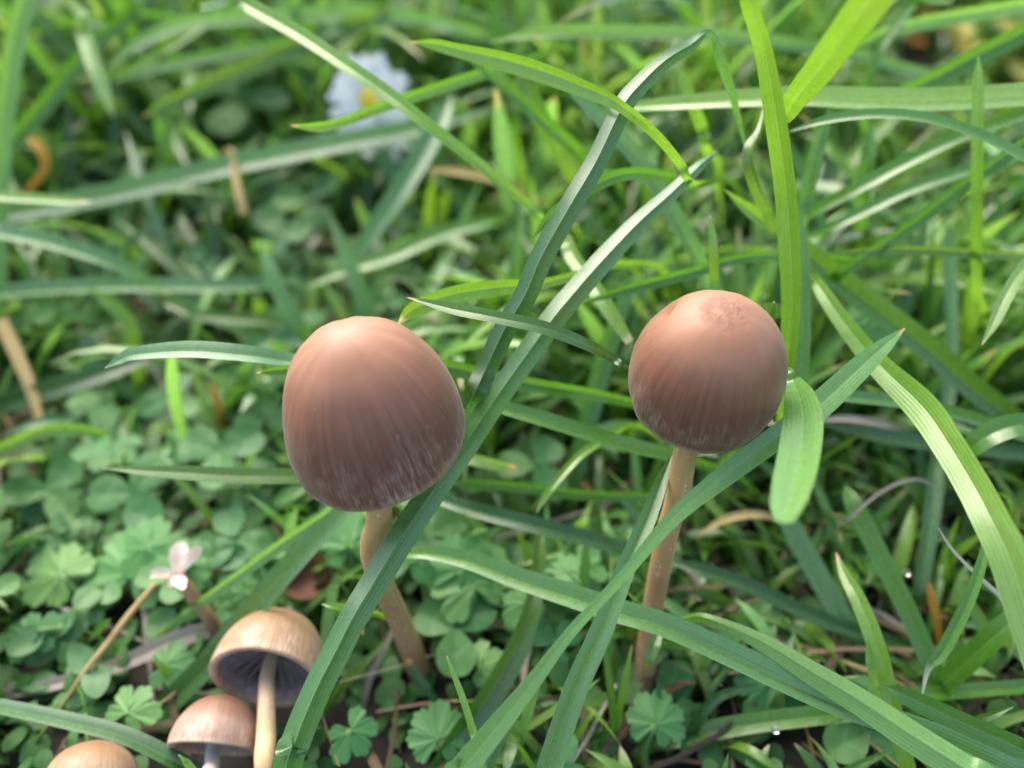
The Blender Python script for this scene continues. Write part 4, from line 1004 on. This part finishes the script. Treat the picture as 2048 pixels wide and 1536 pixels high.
# ---- grass flower head: thin culm with hanging spikelets ----------------------------
def seed_grass():
    pts = [P(20, 1560, 112), P(60, 1500, 112), P(113, 1428, 113), P(171, 1342, 114), P(212, 1291, 115), P(262, 1225, 117), P(312, 1165, 119)]
    g = Vector(pts[0]); g.z = ground_z(g.x, g.y)-0.001
    e = empty('grass_flower_stalk', g); tag(e, 'thin straw-coloured grass stalk with a small hanging green spikelet', 'grass stalk')
    V, Fc, st = tube([g]+pts, [0.0003, 0.0003, 0.0003, 0.0003, 0.00045, 0.0005, 0.00035], 40, 8)
    col = [lerp3(PAL['green'], PAL['straw'], min(max((s[2]-0.35)/0.2, 0), 1)) for s in st]
    add_obj('culm', make_mesh('culm', V, Fc, [(a, t, 1) for a, b, t in st], col, mats=[M_DRY]), e)
    V, Fc, st = tube([P(156, 1372, 113), P(166, 1400, 110), P(172, 1430, 109)], [0.00016]*3, 10, 6)
    add_obj('branch', make_mesh('branch', V, Fc, [(a, t, 1) for a, b, t in st], [PAL['green']]*len(V), mats=[M_DRY]), e)
    for (a, b, w) in [((171, 1425, 109), (176, 1468, 108.5), 13), ((173, 1445, 108.8), (186, 1480, 108.2), 14), ((174, 1462, 108.6), (180, 1494, 108), 13), ((178, 1478, 108.5), (187, 1505, 108), 11)]:
        pa, pb = P(*a), P(*b); r = w/F*0.108/2
        V, Fc, st = tube([pa, (pa+pb)/2, pb], [r*0.25, r, r*0.9, r*0.1], 10, 10)
        add_obj('spikelet', make_mesh('spikelet', V, Fc, [(x, t, 1) for x, y, t in st], [lerp3(PAL['mint'], PAL['white'], max(0, s[2]-0.3)) for s in st], mats=[M_DRY]), e)
seed_grass()
# ---- two dew drops ---------------------------------------------------------------
for (u, v, d, r, lab) in [(1551, 1459, 108.5, 8, 'tiny dew drop on the ribbed level blade'), (1815, 1144, 117, 8, 'tiny dew drop on the dark thatch at the right')]:
    bm = bmesh.new(); bmesh.ops.create_icosphere(bm, subdivisions=3, radius=r/F*d*0.001)
    for q in bm.verts: q.co.z *= 0.8
    me = bpy.data.meshes.new('dew_drop'); bm.to_mesh(me); bm.free(); me.materials.append(M_DROP)
    me.polygons.foreach_set('use_smooth', [True]*len(me.polygons))
    o = bpy.data.objects.new('dew_drop', me); o.location = P(u, v, d); link(o); tag(o, lab, 'dew drop')

# ------------------------------------------------------------------ the rest of the lawn
FILL = []
def lawn_blade(x, y, L, lean, e0, e1, w, rgb, twist, dtip):
    n = 10
    p = np.array([x, y, ground_z(x, y)-0.001]); pts = [p.copy()]
    for i in range(n):
        f = (i+0.5)/n
        el = e0 + (e1-e0)*f**1.3
        p = p + np.array([math.sin(lean)*math.cos(el), math.cos(lean)*math.cos(el), math.sin(el)])*L/n
        if p[2] < 0.0015: p[2] = 0.0015
        pts.append(p.copy())
    return pts
PALR = ['green', 'lime', 'lime', 'olive', 'glauc', 'dark', 'green', 'pale', 'green', 'mint']
PALL = ['glauc', 'mint', 'green', 'blue', 'dark', 'mint', 'glauc', 'green', 'pale', 'lime']
rg = random.Random(5)
def try_fill(x, y, right):
    far = y > 0.22
    L = rg.uniform(0.03, 0.095) if far else rg.uniform(0.014, 0.055)
    if y < 0.105: L = rg.uniform(0.007, 0.026)
    elif rg.random() < 0.2: L *= 1.5
    lean = rg.uniform(0, 2*math.pi)
    e0 = R(rg.uniform(50, 88)); e1 = R(rg.uniform(-35, 70))
    w = rg.uniform(0.0022, 0.0046) if y > 0.17 else rg.uniform(0.0015, 0.0038) if y > 0.105 else rg.uniform(0.001, 0.0024)
    name = rg.choice(PALR if rg.random() < 0.5+x*4 else PALL)
    k = rg.uniform(0.75, 1.2)
    rgb = tuple(c*k for c in PAL[name])
    pts = lawn_blade(x, y, L, lean, e0, e1, w, rgb, 0, 0)
    area = 0.0; lu = None; vis = False
    pa = np.array(pts)
    fine_ = np.stack([np.interp(np.linspace(0, 10, 31), np.arange(11), pa[:, k_]) for k_ in range(3)], 1)
    for i, p in enumerate(fine_):
        if not clear_of(p): return None
        q = proj(p)
        if q is None or q[2] < 30: 
            if math.dist(p, CAM) < 0.07: return None
            lu = None; continue
        inside = -60 < q[0] < 2108 and -60 < q[1] < 1596
        if inside:
            if q[2] < (101 if y < 0.105 else 112): 
                return None
            m = OCC.get((int(q[0]//14), int(q[1]//14)))
            if m is not None and q[2] < m+3: return None
            if lu is not None and 0 <= q[0] < 2048 and 0 <= q[1] < 1536:
                area += math.hypot(q[0]-lu[0], q[1]-lu[1])*w*1000/q[2]*F
            lu = q
        elif q[2] < 100 and abs(q[0]-1024) < 1500 and -300 < q[1] < 1900: return None
    return dict(pts=pts, w=w, rgb=rgb, name=name, lean=lean, area=area, roll=R(rg.uniform(-35, 35)), tw=R(rg.uniform(-80, 80)), fold=rg.uniform(0.15, 0.6), dry=rg.random() < 0.3)
specs = []
for (x0, x1, y0, y1, n) in [(-0.12, 0.12, 0.035, 0.105, 2600), (-0.16, 0.16, 0.105, 0.15, 1500), (-0.22, 0.22, 0.15, 0.27, 2500), (-0.32, 0.32, 0.27, 0.50, 3600), (-0.6, 0.6, 0.5, 1.0, 3200), (-0.45, 0.45, -0.25, 0.04, 1500)]:
    for i in range(n):
        x, y = rg.uniform(x0, x1), rg.uniform(y0, y1)
        if x < 0.0 and y < 0.20 and rg.random() < 0.35: continue
        s = try_fill(x, y, x > 0)
        if s: specs.append(s)
specs.sort(key=lambda s: -s['area'])
NIND = 190
LBL = {'green': 'plain mid-green', 'lime': 'yellow-green', 'glauc': 'grey-green', 'dark': 'dark green', 'mint': 'pale minty', 'olive': 'olive green', 'blue': 'bluish silvery', 'pale': 'very pale green'}
def fill_geo(s, n=12, cross=3):
    w = s['w']
    wid = [w*0.7, w*0.95, w, w*0.95, w*0.75, 0.00008]
    side = (math.cos(s['lean']), -math.sin(s['lean']), 0)
    tipc = PAL['tip']
    def cf(t):
        c = lerp3(tuple(x*0.9 for x in s['rgb']), s['rgb'], min(t*3, 1))
        if t < 0.12: c = lerp3(PAL['pale'], c, t/0.12)
        if s['dry'] and t > 0.9: c = lerp3(c, tipc, (t-0.9)/0.1)
        return c
    return blade_geo(s['pts'], wid, cf, s['roll'], s['fold'], n, cross, face_cam=False, side=side, seed=rg.uniform(0, 60), twist=s['tw'])
for s in specs[:NIND]:
    V, Fc, st, cl, sh = fill_geo(s, 16, 5)
    o = add_obj('grass_shoot', make_mesh('grass_shoot', V, Fc, st, cl, sh, mats=[M_FILL]), world_at=s['pts'][0])
    lab = ('narrow ' if s['w'] < 0.0024 else 'wide ')+LBL[s['name']]+' lawn blade '+near(Vector(s['pts'][5]))
    tag(o, lab, 'grass blade', 'set of '+lab)
def merged(name, geos, mat, label, cat):
    V, Fc, st, cl, b = [], [], [], [], 0
    for g in geos:
        V += g[0]; Fc += [tuple(i+b for i in f) for f in g[1]]; st += g[2]; cl += g[3]; b += len(g[0])
    o = add_obj(name, make_mesh(name, V, Fc, st, cl, mats=[mat])); tag(o, label, cat, kind='stuff')
merged('lawn_grass', [fill_geo(s, 9, 3) for s in specs[NIND:]], M_FILL, 'dense blurred lawn grass filling the background', 'grass')
# low ground cover of tiny leaves hugging the soil
V, Fc, st, b = [], [], [], 0
gV, gF, gS = leaf_patch(oval_outline, 8, 2, -0.3, 1.0, 0.15)
for i in range(9500):
    x, y = (rg.uniform(-0.13, 0.13), rg.uniform(0.03, 0.16)) if i < 6500 else (rg.uniform(-0.3, 0.3), rg.uniform(0.14, 0.5))
    if x > 0.03 and rg.random() < 0.62: continue
    if x > -0.01 and y < 0.16 and rg.random() < 0.25: continue
    p = Vector((x, y, ground_z(x, y)+rg.uniform(0.0008, 0.006)))
    sz = rg.uniform(0.0025, 0.0058)
    q = proj(p)
    if q is None or q[2] < 100 or not clear_of(p, sz): continue
    rp = sz*0.4/q[2]*1000*F
    if any(q[2]+1 < OCC.get((int((q[0]+a_)//14), int((q[1]+b_)//14)), 0) for a_ in (-rp, 0, rp) for b_ in (-rp, 0, rp)): continue
    M = orient((rg.uniform(-.5, .5), rg.uniform(-.6, .2), 1), rg.uniform(0, 6.28)) @ Matrix.Diagonal((sz, sz, sz, 1)); M.translation = p
    V += [M @ Vector(v_) for v_ in gV]; Fc += [tuple(k+b for k in f) for f in gF]; st += [(a_, b_, i*0.13) for a_, b_, c_ in gS]; b += len(gV)
gc = add_obj('ground_cover', make_mesh('ground_cover', V, Fc, st, mats=[M_COVER])); tag(gc, 'carpet of tiny oval leaves low on the soil', 'ground cover', kind='stuff')
# dry thatch on the soil
geos = []
for i in range(2600):
    x, y = (rg.uniform(-0.16, 0.16), rg.uniform(0.03, 0.2)) if i < 1900 else (rg.uniform(-0.3, 0.3), rg.uniform(0.2, 0.5))
    if x < -0.02 and rg.random() < 0.5: continue
    L = rg.uniform(0.008, 0.035); a = rg.uniform(0, 6.28); z = rg.uniform(0.0008, 0.006)
    dx, dy = math.cos(a)*L, math.sin(a)*L
    k = rg.uniform(-.3, .3)
    pts = [(x-dx/2, y-dy/2, max(z+rg.uniform(-.003, .003), 0.0008)), (x+dy*k*0.3, y-dx*k*0.3, z+rg.uniform(0, .003)), (x+dx/2, y+dy/2, max(z+rg.uniform(-.003, .003), 0.0008))]
    q = [proj(p) for p in pts]
    if any(p and -50 < p[0] < 2100 and -50 < p[1] < 1590 and (p[2] < 106 or p[2] < OCC.get((int(p[0]//14), int(p[1]//14)), 0)) for p in q): continue
    c = lerp3(rg.choice([PAL['straw'], PAL['grey'], (0.16, 0.10, 0.06), (0.24, 0.17, 0.11), (0.10, 0.07, 0.05)]), (0.1, 0.07, 0.05), rg.uniform(0, .6))
    w = rg.uniform(0.0003, 0.0014)
    geos.append(blade_geo(pts, [w, w, w*0.5], lambda t: c, R(rg.uniform(-60, 60)), 0.4, 5, 3, face_cam=False, side=(-dy, dx, 0.001), seed=rg.uniform(0, 60)))
merged('dry_thatch', geos, M_DRY, 'tangle of dry brown thatch lying on the soil', 'thatch')
print('fill', len(specs), 'thatch', len(geos), 'objects', len(bpy.data.objects))
